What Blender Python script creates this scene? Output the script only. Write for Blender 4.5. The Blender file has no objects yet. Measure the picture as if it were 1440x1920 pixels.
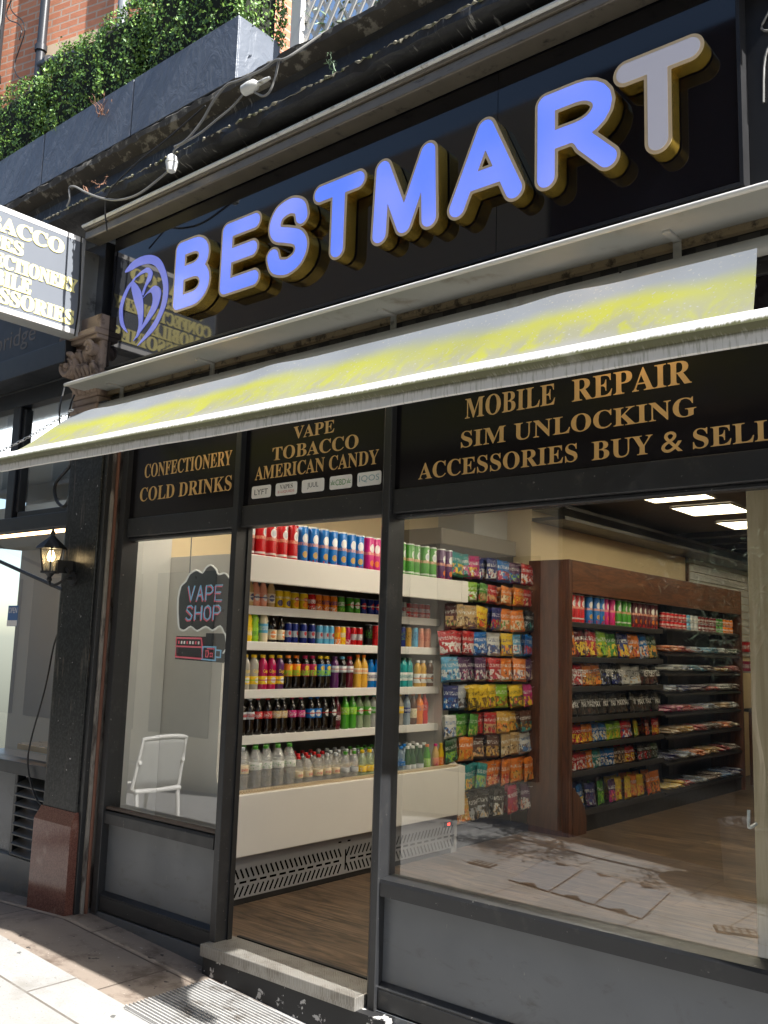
import bpy, bmesh, math, random
import numpy as np
from mathutils import Vector, Matrix, geometry
random.seed(7)
RNG = np.random.default_rng(7)
SC = bpy.context.scene
COL = SC.collection

# ------------------------------------------------------------------ camera, sky, sun, exposure
cam_d = bpy.data.cameras.new('camera'); cam = bpy.data.objects.new('camera', cam_d); COL.objects.link(cam)
yaw, pitch, roll = 0.700371923, 0.145877376, 0.0308071877
fw = Vector((-math.sin(yaw)*math.cos(pitch), math.cos(yaw)*math.cos(pitch), math.sin(pitch)))
rt0 = Vector((math.cos(yaw), math.sin(yaw), 0)); up0 = rt0.cross(fw)
rt = math.cos(roll)*rt0 + math.sin(roll)*up0; up = -math.sin(roll)*rt0 + math.cos(roll)*up0
cam.matrix_world = Matrix(((rt.x, up.x, -fw.x, 4.98192899), (rt.y, up.y, -fw.y, -3.35525874), (rt.z, up.z, -fw.z, 1.55), (0, 0, 0, 1)))
cam_d.sensor_fit = 'VERTICAL'; cam_d.sensor_height = 24.0; cam_d.lens = 24.0*1750/1920
cam_d.clip_start = 0.05; cam_d.clip_end = 500
SC.camera = cam
SUN_A, SUN_B = 0.97, 0.038            # sunlight travels (-A, +B, -1)
sd = Vector((-SUN_A, SUN_B, -1)).normalized()
world = bpy.data.worlds.new('World'); SC.world = world; world.use_nodes = True
wn = world.node_tree.nodes; sky = wn.new('ShaderNodeTexSky'); sky.sky_type = 'NISHITA'; sky.sun_disc = False
sky.sun_elevation = math.asin(-sd.z); sky.sun_rotation = math.atan2(-sd.x, -sd.y)
world.node_tree.links.new(sky.outputs[0], wn['Background'].inputs[0]); wn['Background'].inputs[1].default_value = 0.095
sun_d = bpy.data.lights.new('sun', 'SUN'); sun_d.energy = 5.0; sun_d.angle = math.radians(0.5); sun_d.color = (1, .975, .94)
sun = bpy.data.objects.new('sun', sun_d); COL.objects.link(sun); sun.location = (6, -2, 12)
sun.rotation_euler = sd.to_track_quat('-Z', 'Y').to_euler()
SC.view_settings.view_transform = 'Standard'; SC.view_settings.look = 'None'
SC.view_settings.exposure = 1.32; SC.view_settings.gamma = 1.0; SC.view_settings.use_curve_mapping = False
SC.render.engine = 'CYCLES'
cy = SC.cycles
cy.use_denoising = True; cy.max_bounces = 8; cy.diffuse_bounces = 4; cy.glossy_bounces = 4; cy.transparent_max_bounces = 12
cy.caustics_reflective = False; cy.caustics_refractive = False; cy.sample_clamp_indirect = 6

# ------------------------------------------------------------------ material helpers
def S(r, g, b):
    f = lambda c: c/12.92 if c <= .04045 else ((c+.055)/1.055)**2.4
    return (f(r/255), f(g/255), f(b/255))
def c4(c): return (c[0], c[1], c[2], 1)
class NT:
    def __init__(s, name):
        s.m = bpy.data.materials.new(name); s.m.use_nodes = True; s.t = s.m.node_tree; s.n = s.t.nodes
        s.b = s.n['Principled BSDF']; s.out = s.n['Material Output']; s._c = {}
    def L(s, a, b): s.t.links.new(a, b)
    def put(s, v, sock):
        if hasattr(v, 'links'): s.L(v, sock)
        elif isinstance(v, (tuple, list)): sock.default_value = c4(v) if len(sock.default_value) == 4 else v
        else: sock.default_value = v
    def coord(s, which='Object'):
        k = ('co', which)
        if k not in s._c:
            tc = s._c.setdefault('tc', None) or s.n.new('ShaderNodeTexCoord'); s._c['tc'] = tc
            s._c[k] = tc.outputs[which]
        return s._c[k]
    def xyz(s, which='Object'):
        k = ('xyz', which)
        if k not in s._c:
            q = s.n.new('ShaderNodeSeparateXYZ'); s.L(s.coord(which), q.inputs[0]); s._c[k] = q.outputs
        return s._c[k]
    def math(s, op, a, b=0.0, c=None):
        q = s.n.new('ShaderNodeMath'); q.operation = op; s.put(a, q.inputs[0]); s.put(b, q.inputs[1])
        if c is not None: s.put(c, q.inputs[2])
        return q.outputs[0]
    def mapping(s, vec, scale=(1, 1, 1), loc=(0, 0, 0), rot=(0, 0, 0)):
        q = s.n.new('ShaderNodeMapping'); s.L(vec, q.inputs[0]); q.inputs['Scale'].default_value = scale
        q.inputs['Location'].default_value = loc; q.inputs['Rotation'].default_value = rot
        return q.outputs[0]
    def noise(s, scale, detail=4, vec=None, rough=.55, dist=0, stretch=None):
        q = s.n.new('ShaderNodeTexNoise'); v = vec or s.coord()
        if stretch: v = s.mapping(v, stretch)
        s.L(v, q.inputs['Vector']); q.inputs['Scale'].default_value = scale; q.inputs['Detail'].default_value = detail
        q.inputs['Roughness'].default_value = rough; q.inputs['Distortion'].default_value = dist
        return q.outputs['Fac']
    def ramp(s, fac, a, b):          # smooth 0..1 between a and b
        q = s.n.new('ShaderNodeMapRange'); q.interpolation_type = 'SMOOTHSTEP'; s.put(fac, q.inputs[0]); q.inputs[1].default_value = a; q.inputs[2].default_value = b
        return q.outputs[0]
    def mix(s, fac, a, b):
        q = s.n.new('ShaderNodeMix'); q.data_type = 'RGBA'; s.put(fac, q.inputs[0]); s.put(a, q.inputs[6]); s.put(b, q.inputs[7])
        return q.outputs[2]
    def bump(s, h, strength=.3, dist=.01):
        q = s.n.new('ShaderNodeBump'); q.inputs['Strength'].default_value = strength; q.inputs['Distance'].default_value = dist
        s.L(h, q.inputs['Height']); s.L(q.outputs[0], s.b.inputs['Normal'])
    def fin(s, col=None, rough=None, metal=None, spec=None, coat=None):
        if col is not None: s.put(col, s.b.inputs['Base Color'])
        if rough is not None: s.put(rough, s.b.inputs['Roughness'])
        if metal is not None: s.put(metal, s.b.inputs['Metallic'])
        if spec is not None: s.put(spec, s.b.inputs['Specular IOR Level'])
        if coat is not None: s.put(coat, s.b.inputs['Coat Weight'])
        return s.m
def noisy(name, col, rough=.5, var=.12, scale=8, metal=0, bump=0, bscale=60, stretch=None, spec=.5, coat=0, stain=None, st=(.55, .7), sscale=3, rvar=.1, sstretch=None):
    k = NT(name); n = k.noise(scale, 5, stretch=stretch)
    c = k.mix(n, [x*(1-var) for x in col], [min(1, x*(1+var)) for x in col])
    if stain: c = k.mix(k.ramp(k.noise(sscale, 7, rough=.65, stretch=sstretch), *st), c, stain)
    if bump: k.bump(k.noise(bscale, 4, stretch=stretch), bump, .004)
    r = k.math('ADD', k.math('MULTIPLY', k.noise(scale*2.3, 4), rvar*2), rough-rvar)
    return k.fin(c, r, metal, spec, coat)
def emis(name, col, strength, base=None):
    k = NT(name); k.fin(base or col, .3); k.put(col, k.b.inputs['Emission Color']); k.b.inputs['Emission Strength'].default_value = strength
    return k.m
def clear(name, tint=(.9, .95, .93), ior=1.5, gl=(1, 1, 1), base=None, bf=.0, rough=0.0):
    k = NT(name); tr = k.n.new('ShaderNodeBsdfTransparent'); tr.inputs[0].default_value = c4(tint)
    g = k.n.new('ShaderNodeBsdfGlossy'); g.inputs[0].default_value = c4(gl); g.inputs['Roughness'].default_value = rough
    lw = k.n.new('ShaderNodeFresnel'); lw.inputs[0].default_value = ior
    geo = k.n.new('ShaderNodeNewGeometry')
    # a back-facing hit would read the inverted index, so the index is undone there
    ii = k.math('ADD', k.math('MULTIPLY', geo.outputs['Backfacing'], 1/ior-ior), ior); k.L(ii, lw.inputs[0])
    body = tr.outputs[0]
    if base:
        d = k.n.new('ShaderNodeBsdfDiffuse'); d.inputs[0].default_value = c4(base); m0 = k.n.new('ShaderNodeMixShader'); m0.inputs[0].default_value = bf
        k.L(tr.outputs[0], m0.inputs[1]); k.L(d.outputs[0], m0.inputs[2]); body = m0.outputs[0]
    mx = k.n.new('ShaderNodeMixShader'); k.L(lw.outputs[0], mx.inputs[0]); k.L(body, mx.inputs[1]); k.L(g.outputs[0], mx.inputs[2])
    k.L(mx.outputs[0], k.out.inputs[0]); return k.m
_pm = {}
def printmat(key, main, items=(), ax='y', rough=.35, foil=0.0, metal=0.0):
    """printed pack: zones in the pack's own 0..1 box; items are bands, ellipses and speckled picture areas"""
    if key in _pm: return _pm[key]
    k = NT(key); o = k.xyz('Generated'); u, z = o[{'x': 0, 'y': 1}[ax]], o[2]
    oi = k.n.new('ShaderNodeObjectInfo'); cmb = k.n.new('ShaderNodeVectorMath'); cmb.operation = 'ADD'
    k.L(k.coord('Generated'), cmb.inputs[0]); k.L(k.math('MULTIPLY', oi.outputs['Random'], 9.0), cmb.inputs[1]); vec = cmb.outputs[0]
    c = k.mix(k.noise(4, 3, vec=vec), [x*(.62 if ax == 'x' else .82) for x in main], [x*(.9 if ax == 'x' else 1.05) for x in main])
    wob = k.math('MULTIPLY', k.math('SUBTRACT', k.noise(3.5, 2, vec=vec), .5), .12)
    zz = k.math('ADD', z, wob)
    for it in items:
        if it[0] == 'band':
            m = k.math('MULTIPLY', k.math('GREATER_THAN', z, it[1]), k.math('LESS_THAN', z, it[2])); col = it[3]
        elif it[0] == 'wave':
            m = k.math('MULTIPLY', k.math('GREATER_THAN', zz, it[1]), k.math('LESS_THAN', zz, it[2])); col = it[3]
        elif it[0] == 'ell':
            du = k.math('DIVIDE', k.math('SUBTRACT', u, it[1]), it[3]); dz = k.math('DIVIDE', k.math('SUBTRACT', z, it[2]), it[4])
            m = k.math('LESS_THAN', k.math('ADD', k.math('MULTIPLY', du, du), k.math('MULTIPLY', dz, dz)), 1.0); col = it[5]
        elif it[0] == 'blob':       # ('blob', z0, z1, colour, scale, threshold)
            n = k.noise(it[4], 2, vec=vec)
            m = k.math('MULTIPLY', k.math('MULTIPLY', k.math('GREATER_THAN', zz, it[1]), k.math('LESS_THAN', zz, it[2])), k.math('GREATER_THAN', n, it[5])); col = it[3]
        elif it[0] == 'ink':        # lettering-like marks in a band
            n = k.noise(11, 1, vec=k.mapping(vec, (2.2, 2.2, 1)))
            m = k.math('MULTIPLY', k.math('MULTIPLY', k.math('GREATER_THAN', z, it[1]), k.math('LESS_THAN', z, it[2])), k.math('GREATER_THAN', n, it[4] if len(it) > 4 else .5)); col = it[3]
        c = k.mix(k.math('MULTIPLY', m, .88), c, [x*.85 for x in col])
    if foil:
        k.bump(k.noise(6, 3, vec=vec, dist=1.4), min(1, foil*1.3), .03); k.b.inputs['Coat Weight'].default_value = .6; k.b.inputs['Coat Roughness'].default_value = .12
    _pm[key] = k.fin(c, rough, metal)
    return _pm[key]

# ------------------------------------------------------------------ mesh helpers
class MB:
    def __init__(s): s.v = []; s.f = []; s.mi = []; s.m = 0
    def face(s, pts):
        i = len(s.v); s.v += [tuple(p) for p in pts]; s.f.append(tuple(range(i, i+len(pts)))); s.mi.append(s.m); return s
    def add(s, vs, fs):
        i = len(s.v); s.v += [tuple(p) for p in vs]
        for f in fs: s.f.append(tuple(i+k for k in f)); s.mi.append(s.m)
        return s
    def box(s, x0, x1, y0, y1, z0, z1):
        v = [(x, y, z) for z in (z0, z1) for y in (y0, y1) for x in (x0, x1)]
        return s.add(v, [(0, 2, 3, 1), (4, 5, 7, 6), (0, 1, 5, 4), (2, 6, 7, 3), (0, 4, 6, 2), (1, 3, 7, 5)])
    def bev(s, x0, x1, y0, y1, z0, z1, b=.004):      # box with chamfered edges
        bm = bmesh.new(); bmesh.ops.create_cube(bm, size=1, matrix=Matrix.Translation(((x0+x1)/2, (y0+y1)/2, (z0+z1)/2)) @ Matrix.Diagonal((x1-x0, y1-y0, z1-z0, 1)))
        b = min(b, .45*min(x1-x0, y1-y0, z1-z0)); bmesh.ops.bevel(bm, geom=bm.edges[:], offset=b, segments=2, affect='EDGES', profile=.5)
        bm.verts.index_update(); s.add([q.co[:] for q in bm.verts], [[q.index for q in f.verts] for f in bm.faces]); bm.free(); return s
    def prism(s, poly, axis, a, b, caps=True):        # polygon in the two other axes, extruded along axis a..b
        def P(p, t): return {'x': (t, p[0], p[1]), 'y': (p[0], t, p[1]), 'z': (p[0], p[1], t)}[axis]
        n = len(poly); i = len(s.v); s.v += [P(p, a) for p in poly]+[P(p, b) for p in poly]
        area = sum(poly[k][0]*poly[(k+1) % n][1]-poly[(k+1) % n][0]*poly[k][1] for k in range(n))
        fl = (area > 0) ^ (axis == 'y') ^ (b < a)
        for k in range(n):
            q = (i+k, i+(k+1) % n, i+n+(k+1) % n, i+n+k); s.f.append(q if fl else q[::-1]); s.mi.append(s.m)
        if caps:
            tri = geometry.tessellate_polygon([[Vector((p[0], p[1], 0)) for p in poly]])
            for t in tri:
                x, y, z = (poly[q] for q in t)
                ccw = (y[0]-x[0])*(z[1]-x[1])-(z[0]-x[0])*(y[1]-x[1]) > 0
                t = t if ccw else t[::-1]
                s.f.append(tuple(i+q for q in (t[::-1] if fl else t))); s.mi.append(s.m)
                s.f.append(tuple(i+n+q for q in (t if fl else t[::-1]))); s.mi.append(s.m)
        return s
    def lathe(s, prof, c=(0, 0, 0), n=16, axis='z'):
        i = len(s.v); m = len(prof)
        for r, h in prof:
            for k in range(n):
                a = 2*math.pi*k/n; p = (r*math.cos(a), r*math.sin(a), h)
                if axis == 'y': p = (p[0], p[2], -p[1])
                if axis == 'x': p = (p[2], p[0], p[1])
                s.v.append((c[0]+p[0], c[1]+p[1], c[2]+p[2]))
        for j in range(m-1):
            for k in range(n):
                s.f.append((i+j*n+k, i+j*n+(k+1) % n, i+(j+1)*n+(k+1) % n, i+(j+1)*n+k)); s.mi.append(s.m)
        for j, rev in ((0, True), (m-1, False)):
            if prof[j][0] > 1e-4:
                q = tuple(i+j*n+k for k in range(n)); s.f.append(q[::-1] if rev else q); s.mi.append(s.m)
        return s
    def tube(s, pts, r, n=6, closed=False):
        pts = [Vector(p) for p in pts]; m = len(pts); i = len(s.v); up = Vector((.13, .21, 1)).normalized()
        for k, p in enumerate(pts):
            a = pts[(k-1) % m] if (k or closed) else p; b = pts[(k+1) % m] if (k < m-1 or closed) else p
            t = (b-a).normalized() if (b-a).length > 1e-9 else Vector((0, 0, 1))
            u = t.cross(up); u = u.normalized() if u.length > 1e-4 else t.orthogonal().normalized(); w = u.cross(t)
            rr = r[k] if isinstance(r, (list, tuple)) else r
            for q in range(n):
                an = 2*math.pi*q/n; s.v.append(tuple(p+(u*math.cos(an)+w*math.sin(an))*rr))
        for k in range(m if closed else m-1):
            for q in range(n):
                k2 = (k+1) % m; s.f.append((i+k*n+q, i+k2*n+q, i+k2*n+(q+1) % n, i+k*n+(q+1) % n)); s.mi.append(s.m)
        if not closed:
            s.f.append(tuple(i+q for q in range(n))); s.mi.append(s.m); s.f.append(tuple(i+(m-1)*n+q for q in range(n))[::-1]); s.mi.append(s.m)
        return s
    def mesh(s, name, mats, smooth=False, off=(0, 0, 0)):
        me = bpy.data.meshes.new(name); o = off
        me.from_pydata([(p[0]-o[0], p[1]-o[1], p[2]-o[2]) for p in s.v], [], s.f)
        for m in (mats if isinstance(mats, (list, tuple)) else [mats]): me.materials.append(m)
        me.polygons.foreach_set('material_index', s.mi)
        if smooth: me.polygons.foreach_set('use_smooth', [True]*len(me.polygons)); me.set_sharp_from_angle(angle=math.radians(smooth if smooth is not True else 40))
        me.update(); return me
def put(name, me, parent=None, loc=None):
    o = bpy.data.objects.new(name, me); COL.objects.link(o)
    if parent: o.parent = parent
    if loc is not None: o.location = loc
    return o
ROOTLOC = {}
def thing(name, label, cat, loc=(0, 0, 0), group=None, rz=0):
    o = bpy.data.objects.new(name, None); COL.objects.link(o); o.location = loc; o.rotation_euler.z = rz
    o.empty_display_size = .05; o['label'] = label; o['category'] = cat
    if group: o['group'] = group
    ROOTLOC[o.name] = Vector(loc); return o
def tag(o, label, cat, group=None, kind=None):
    if label: o['label'] = label
    if cat: o['category'] = cat
    if group: o['group'] = group
    if kind: o['kind'] = kind
    return o
def part(name, mb, mat, parent, smooth=False, label=None):   # mb in world coordinates
    r = parent
    while r.parent: r = r.parent
    L = ROOTLOC.get(r.name, Vector((0, 0, 0)))
    o = put(name, mb.mesh(name, mat, smooth, off=L), parent)
    if label: o['label'] = label
    return o
def solo(name, mb, mat, label, cat, group=None, smooth=False, base=None):   # a thing that is one mesh
    c = base or tuple(sum(p[k] for p in mb.v)/len(mb.v) for k in range(3))
    o = put(name, mb.mesh(name, mat, smooth, off=c), None, c); return tag(o, label, cat, group)
def struct(name, mb, mat, smooth=False):
    o = put(name, mb.mesh(name, mat, smooth)); o['kind'] = 'structure'; return o
def spline(pts, n=6, closed=False):                   # Catmull-Rom
    P = [Vector(p) for p in pts]; m = len(P); out = []
    rng = range(m if closed else m-1)
    for k in rng:
        g = lambda j: P[j % m] if closed else P[max(0, min(m-1, j))]
        a, b, c, d = g(k-1), g(k), g(k+1), g(k+2)
        for q in range(n):
            t = q/n; out.append(.5*((2*b)+(c-a)*t+(2*a-5*b+4*c-d)*t*t+(3*b-a-3*c+d)*t**3))
    if not closed: out.append(P[-1])
    return out
# text: glyph outlines of the built-in font (its bold serif mathematical capitals for the painted signs)
_tx = {}
def glyphs(s, serif=True, res=3):
    k = (s, serif)
    if k in _tx: return _tx[k]
    if serif: s = ''.join(chr(0x1D400+ord(c)-65) if 'A' <= c <= 'Z' else c for c in s)
    cu = bpy.data.curves.new('t', 'FONT'); cu.body = s; cu.size = 1; cu.resolution_u = res
    o = bpy.data.objects.new('t', cu); COL.objects.link(o); dg = bpy.context.evaluated_depsgraph_get(); dg.update()
    me = bpy.data.meshes.new_from_object(o.evaluated_get(dg)); v = [tuple(p.co[:2]) for p in me.vertices]; f = [tuple(p.vertices) for p in me.polygons]
    bpy.data.objects.remove(o); bpy.data.curves.remove(cu); bpy.data.meshes.remove(me)
    x0 = min(p[0] for p in v); x1 = max(p[0] for p in v); z0 = min(p[1] for p in v); z1 = max(p[1] for p in v)
    v = [((p[0]-x0)/(x1-x0), (p[1]-z0)/(z1-z0)) for p in v]; _tx[k] = (v, f); return _tx[k]
def text_mb(mb, s, P, serif=True, thick=None):        # P maps unit text box (u,v) to a point
    v, f = glyphs(s, serif); pts = [P(*p) for p in v]
    n = None
    a, b, c = P(0, 0), P(1, 0), P(0, 1)
    nn = (Vector(b)-Vector(a)).cross(Vector(c)-Vector(a)).normalized()
    fs = []
    for t in f:
        x, y, z = (Vector(pts[q]) for q in t[:3]); fs.append(t if (y-x).cross(z-x).dot(nn) > 0 else t[::-1])
    mb.add(pts, fs)
    if thick:
        i = len(mb.v); mb.v += [tuple(Vector(p)-nn*thick) for p in pts]; cnt = {}
        for t in fs:
            for a in range(len(t)): cnt[(t[a], t[(a+1) % len(t)])] = 1
        b0 = i-len(pts)
        for (a, b) in cnt:
            if (b, a) not in cnt: mb.f.append((b0+b, b0+a, i+a, i+b)); mb.mi.append(mb.m)
    return mb
def face_text(mb, s, x0, x1, z0, z1, y, serif=True, thick=None):
    return text_mb(mb, s, lambda u, v: (x0+(x1-x0)*u, y, z0+(z1-z0)*v), serif, thick)

# ------------------------------------------------------------------ materials
k = NT('black painted metal'); c = k.mix(k.noise(6, 5), (.015, .0158, .0175), (.025, .026, .028)); c = k.mix(k.ramp(k.noise(7, 7, rough=.7), .56, .75), c, (.055, .052, .048)); c = k.mix(k.ramp(k.noise(55, 3), .70, .73), c, (.16, .155, .145))
k.bump(k.noise(40, 4), .08, .004); M_black = k.fin(c, k.math('ADD', k.math('MULTIPLY', k.noise(14, 5), .4), .2))
k = NT('grey black panel paint'); c = k.mix(k.noise(2.2, 5), (.095, .103, .112), (.15, .16, .171)); c = k.mix(k.ramp(k.noise(5, 8, rough=.7, stretch=(1, 1, 2.2), dist=.8), .55, .74), c, (.085, .086, .085)); c = k.mix(k.ramp(k.noise(60, 4, stretch=(1, 1, .35)), .69, .72), c, (.20, .20, .19)); c = k.mix(k.math('MULTIPLY', k.ramp(k.noise(13, 6), .5, .7), k.ramp(k.xyz()[2], .22, -.05)), c, (.15, .145, .135))
k.bump(k.noise(12, 5), .06, .004); M_riser = k.fin(c, k.math('ADD', k.math('MULTIPLY', k.noise(6, 5), .4), .16))
M_gloss = noisy('glossy black acrylic', (.006, .006, .009), .045, .1, 3, rvar=.015, spec=.55)
M_gold = noisy('polished gold', (.88, .58, .10), .24, .03, 5, metal=.85, rvar=.01, coat=.4)
M_rim = noisy('brushed champagne trim', S(224, 198, 156), .35, .08, 60)
M_goldvinyl = noisy('gold vinyl lettering', S(205, 165, 105), .4, .06, 12)
M_white = noisy('white laminate', (.72, .70, .66), .4, .03, 4)
M_glass = clear('window glass', (.93, .96, .95), 2.3, base=(.6, .6, .57), bf=.03)
_k = M_glass.node_tree; _mix = [q for q in _k.nodes if q.type == 'MIX_SHADER' and abs(q.inputs[0].default_value-.03) < 1e-6][0]
_n = _k.nodes.new('ShaderNodeTexNoise'); _n.inputs['Scale'].default_value = 3.5; _n.inputs['Detail'].default_value = 8; _n.inputs['Roughness'].default_value = .7
_c = [q for q in _k.nodes if q.type == 'TEX_COORD'] or [_k.nodes.new('ShaderNodeTexCoord')]; _k.links.new(_c[0].outputs['Object'], _n.inputs['Vector'])
_r = _k.nodes.new('ShaderNodeMapRange'); _r.inputs[1].default_value = .45; _r.inputs[2].default_value = .8; _r.inputs[4].default_value = .05; _k.links.new(_n.outputs['Fac'], _r.inputs[0]); _k.links.new(_r.outputs[0], _mix.inputs[0])
M_dark = noisy('dark metal', (.012, .012, .013), .5, .2, 8)
M_alu = noisy('mill aluminium', (.6, .6, .58), .35, .12, 12, metal=.9, stain=(.2, .2, .19), st=(.55, .7), sscale=6)
k = NT('aluminium tread plate'); x = k.xyz(); 
ch = k.n.new('ShaderNodeTexWave'); k.L(k.mapping(k.coord(), (1, 1, 1), rot=(0, 0, .78)), ch.inputs[0]); ch.inputs['Scale'].default_value = 30
ch2 = k.n.new('ShaderNodeTexWave'); k.L(k.mapping(k.coord(), (1, 1, 1), rot=(0, 0, -.78)), ch2.inputs[0]); ch2.inputs['Scale'].default_value = 30
ck = k.n.new('ShaderNodeTexChecker'); k.L(k.coord(), ck.inputs[0]); ck.inputs['Scale'].default_value = 26
hm = k.n.new('ShaderNodeMix'); k.L(ck.outputs['Fac'], hm.inputs[0]); k.L(ch.outputs['Fac'], hm.inputs[2]); k.L(ch2.outputs['Fac'], hm.inputs[3])
k.bump(hm.outputs[0], .25, .004); M_tread = k.fin(k.mix(k.math('MULTIPLY', k.ramp(hm.outputs[0], .45, .8), .35), k.mix(k.ramp(k.noise(6, 7, rough=.7), .42, .7), (.34, .325, .295), (.20, .18, .15)), (.44, .43, .40)), .42, .55)
def brickmat(name, c1, c2, mortar, sc, w, h, ms, rough=.85, bumpd=.01, plane='xz', var=.25, stain=None, st=(.5, .7), ssc=1.5, shift=(0, 0, 0), offset=.5):
    k = NT(name); v = k.mapping(k.coord(), (1, 1, 1), shift, (math.radians(-90), 0, 0)) if plane == 'xz' else k.mapping(k.coord(), (1, 1, 1), shift)
    b = k.n.new('ShaderNodeTexBrick'); k.L(v, b.inputs['Vector']); b.inputs['Color1'].default_value = c4(c1); b.inputs['Color2'].default_value = c4(c2); b.inputs['Mortar'].default_value = c4(mortar)
    b.inputs['Scale'].default_value = sc; b.inputs['Brick Width'].default_value = w; b.inputs['Row Height'].default_value = h; b.inputs['Mortar Size'].default_value = ms; b.offset = offset
    n = k.noise(14, 6); c = k.mix(k.math('MULTIPLY', n, var*2), b.outputs['Color'], [x*.45 for x in c1])
    if stain: c = k.mix(k.math('MULTIPLY', k.ramp(k.noise(ssc, 8, rough=.7), *st), .8), c, stain)
    if plane == 'xy': c = k.mix(k.ramp(k.noise(15, 2), .70, .72), c, [x*.3 for x in c1]); c = k.mix(k.math('MULTIPLY', k.ramp(k.noise(120, 3), .56, .7), .5), c, [x*.4 for x in c1]); c = k.mix(k.math('MULTIPLY', k.ramp(k.noise(1.6, 6), .45, .7), .35), c, [x*.5 for x in c1])
    h_ = k.math('ADD', k.math('MULTIPLY', b.outputs['Fac'], -1), k.math('MULTIPLY', k.noise(90, 5), .35)); k.bump(h_, .5, bumpd)
    return k.fin(c, rough)
M_brick = brickmat('red brick', (.66, .27, .15), (.56, .205, .11), (.5, .41, .33), 1, .225, .075, .009, stain=(.14, .06, .04), st=(.55, .8))
M_brick2 = brickmat('dark london brick', (.13, .075, .05), (.09, .055, .04), (.12, .1, .08), 1, .225, .075, .009)
M_pave = brickmat('york stone paving', (.36, .352, .335), (.32, .312, .295), (.13, .11, .09), 1, .92, .66, .007, rough=.8, plane='xy', var=.14, stain=(.25, .235, .205), st=(.52, .72), ssc=3.2, bumpd=.004, shift=(.15, .18, 0))
# a browner, darker strip of slabs by the shopfront, with random stains and spots
k = NT('stained brown york stone'); b = k.n.new('ShaderNodeTexBrick'); k.L(k.mapping(k.coord(), (1, 1, 1), (.4, .18, 0)), b.inputs['Vector'])
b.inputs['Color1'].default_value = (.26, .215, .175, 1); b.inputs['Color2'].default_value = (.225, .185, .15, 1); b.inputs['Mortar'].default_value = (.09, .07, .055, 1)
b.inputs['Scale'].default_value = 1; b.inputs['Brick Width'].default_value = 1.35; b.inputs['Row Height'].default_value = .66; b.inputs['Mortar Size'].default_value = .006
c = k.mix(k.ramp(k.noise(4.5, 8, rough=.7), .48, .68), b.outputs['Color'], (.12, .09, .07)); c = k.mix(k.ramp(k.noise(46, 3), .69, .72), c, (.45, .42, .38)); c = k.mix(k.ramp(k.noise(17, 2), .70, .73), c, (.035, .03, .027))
k.bump(k.math('SUBTRACT', k.math('MULTIPLY', k.noise(60, 6), .6), b.outputs['Fac']), .5, .005); M_brownstone = k.fin(c, .62)
def woodmat(name, c1, c2, plank=None, grain=(1, 9, 9), rough=.4, scale=2.5, dist=1.5, axis='xy'):
    k = NT(name); v = k.mapping(k.coord(), grain); n = k.noise(scale, 6, vec=v, dist=dist); n2 = k.noise(scale*7, 5, vec=v)
    f = k.ramp(k.math('ADD', k.math('MULTIPLY', n, .75), k.math('MULTIPLY', n2, .25)), .3, .7); c = k.mix(f, c1, c2)
    if plank:
        b = k.n.new('ShaderNodeTexBrick'); k.L(k.coord(), b.inputs['Vector']); b.inputs['Color1'].default_value = (1, 1, 1, 1); b.inputs['Color2'].default_value = (.55, .55, .55, 1); b.inputs['Mortar'].default_value = (.25, .22, .2, 1)
        b.inputs['Scale'].default_value = 1; b.inputs['Brick Width'].default_value = plank[0]; b.inputs['Row Height'].default_value = plank[1]; b.inputs['Mortar Size'].default_value = .0025
        q = k.n.new('ShaderNodeMix'); q.data_type = 'RGBA'; q.blend_type = 'MULTIPLY'; q.inputs[0].default_value = 1; k.L(c, q.inputs[6]); k.L(b.outputs['Color'], q.inputs[7]); c = q.outputs[2]
    k.bump(n2, .12, .003); return k.fin(c, rough)
M_plank = woodmat('oak plank floor', S(48, 38, 30), S(124, 101, 79), (1.25, .19), (.55, 4.5, 4.5), .42, 2.2, 3.0)
M_walnut = woodmat('walnut board', S(68, 40, 26), S(112, 70, 45), None, (1.2, 1.2, 9), .35, 2.2)
M_walnut_v = woodmat('walnut board upright', S(60, 36, 25), S(100, 62, 42), None, (9, 9, 1), .35, 2.2)
M_ash = woodmat('pale ash panel', S(188, 166, 130), S(214, 195, 160), None, (12, 12, .8), .45, 1.6)
M_cream = noisy('cream wall paint', S(226, 205, 165), .7, .03, 2)
M_greywall = noisy('pale grey wall paint', S(190, 190, 186), .7, .04, 2)
M_ceil = noisy('dark suspended ceiling', (.11, .10, .09), .6, .2, 3)
M_fridge = noisy('white enamel', (.70, .67, .62), .35, .03, 5)
M_fridgegrey = noisy('grey enamel', (.27, .27, .275), .38, .05, 5)
M_shelfdark = noisy('dark shelf metal', (.022, .021, .022), .4, .2, 6)
M_peg = noisy('dark pegboard', (.035, .03, .03), .5, .2, 5)
M_led = emis('lit ceiling panel', (1, .90, .73), 9)
M_led2 = emis('dimmed lit ceiling panel', (1, .85, .58), 3.8)  # panels deeper in are dimmed on purpose to keep the back darker
k = NT('black granite'); vo = k.n.new('ShaderNodeTexVoronoi'); k.L(k.coord(), vo.inputs['Vector']); vo.inputs['Scale'].default_value = 150
c = k.mix(k.ramp(k.noise(60, 5, rough=.7), .42, .62), (.008, .009, .009), (.032, .034, .033)); c = k.mix(k.ramp(vo.outputs['Distance'], .2, .06), c, (.07, .07, .068))
c = k.mix(k.ramp(k.noise(2.2, 7, rough=.65, stretch=(7, 7, .8)), .57, .74), c, (.16, .14, .11)); c = k.mix(k.ramp(k.noise(42, 2), .72, .75), c, (.45, .44, .42)); c = k.mix(k.ramp(k.noise(3.5, 6, rough=.7, stretch=(6, 6, .5)), .6, .7), c, (.13, .105, .08))
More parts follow.
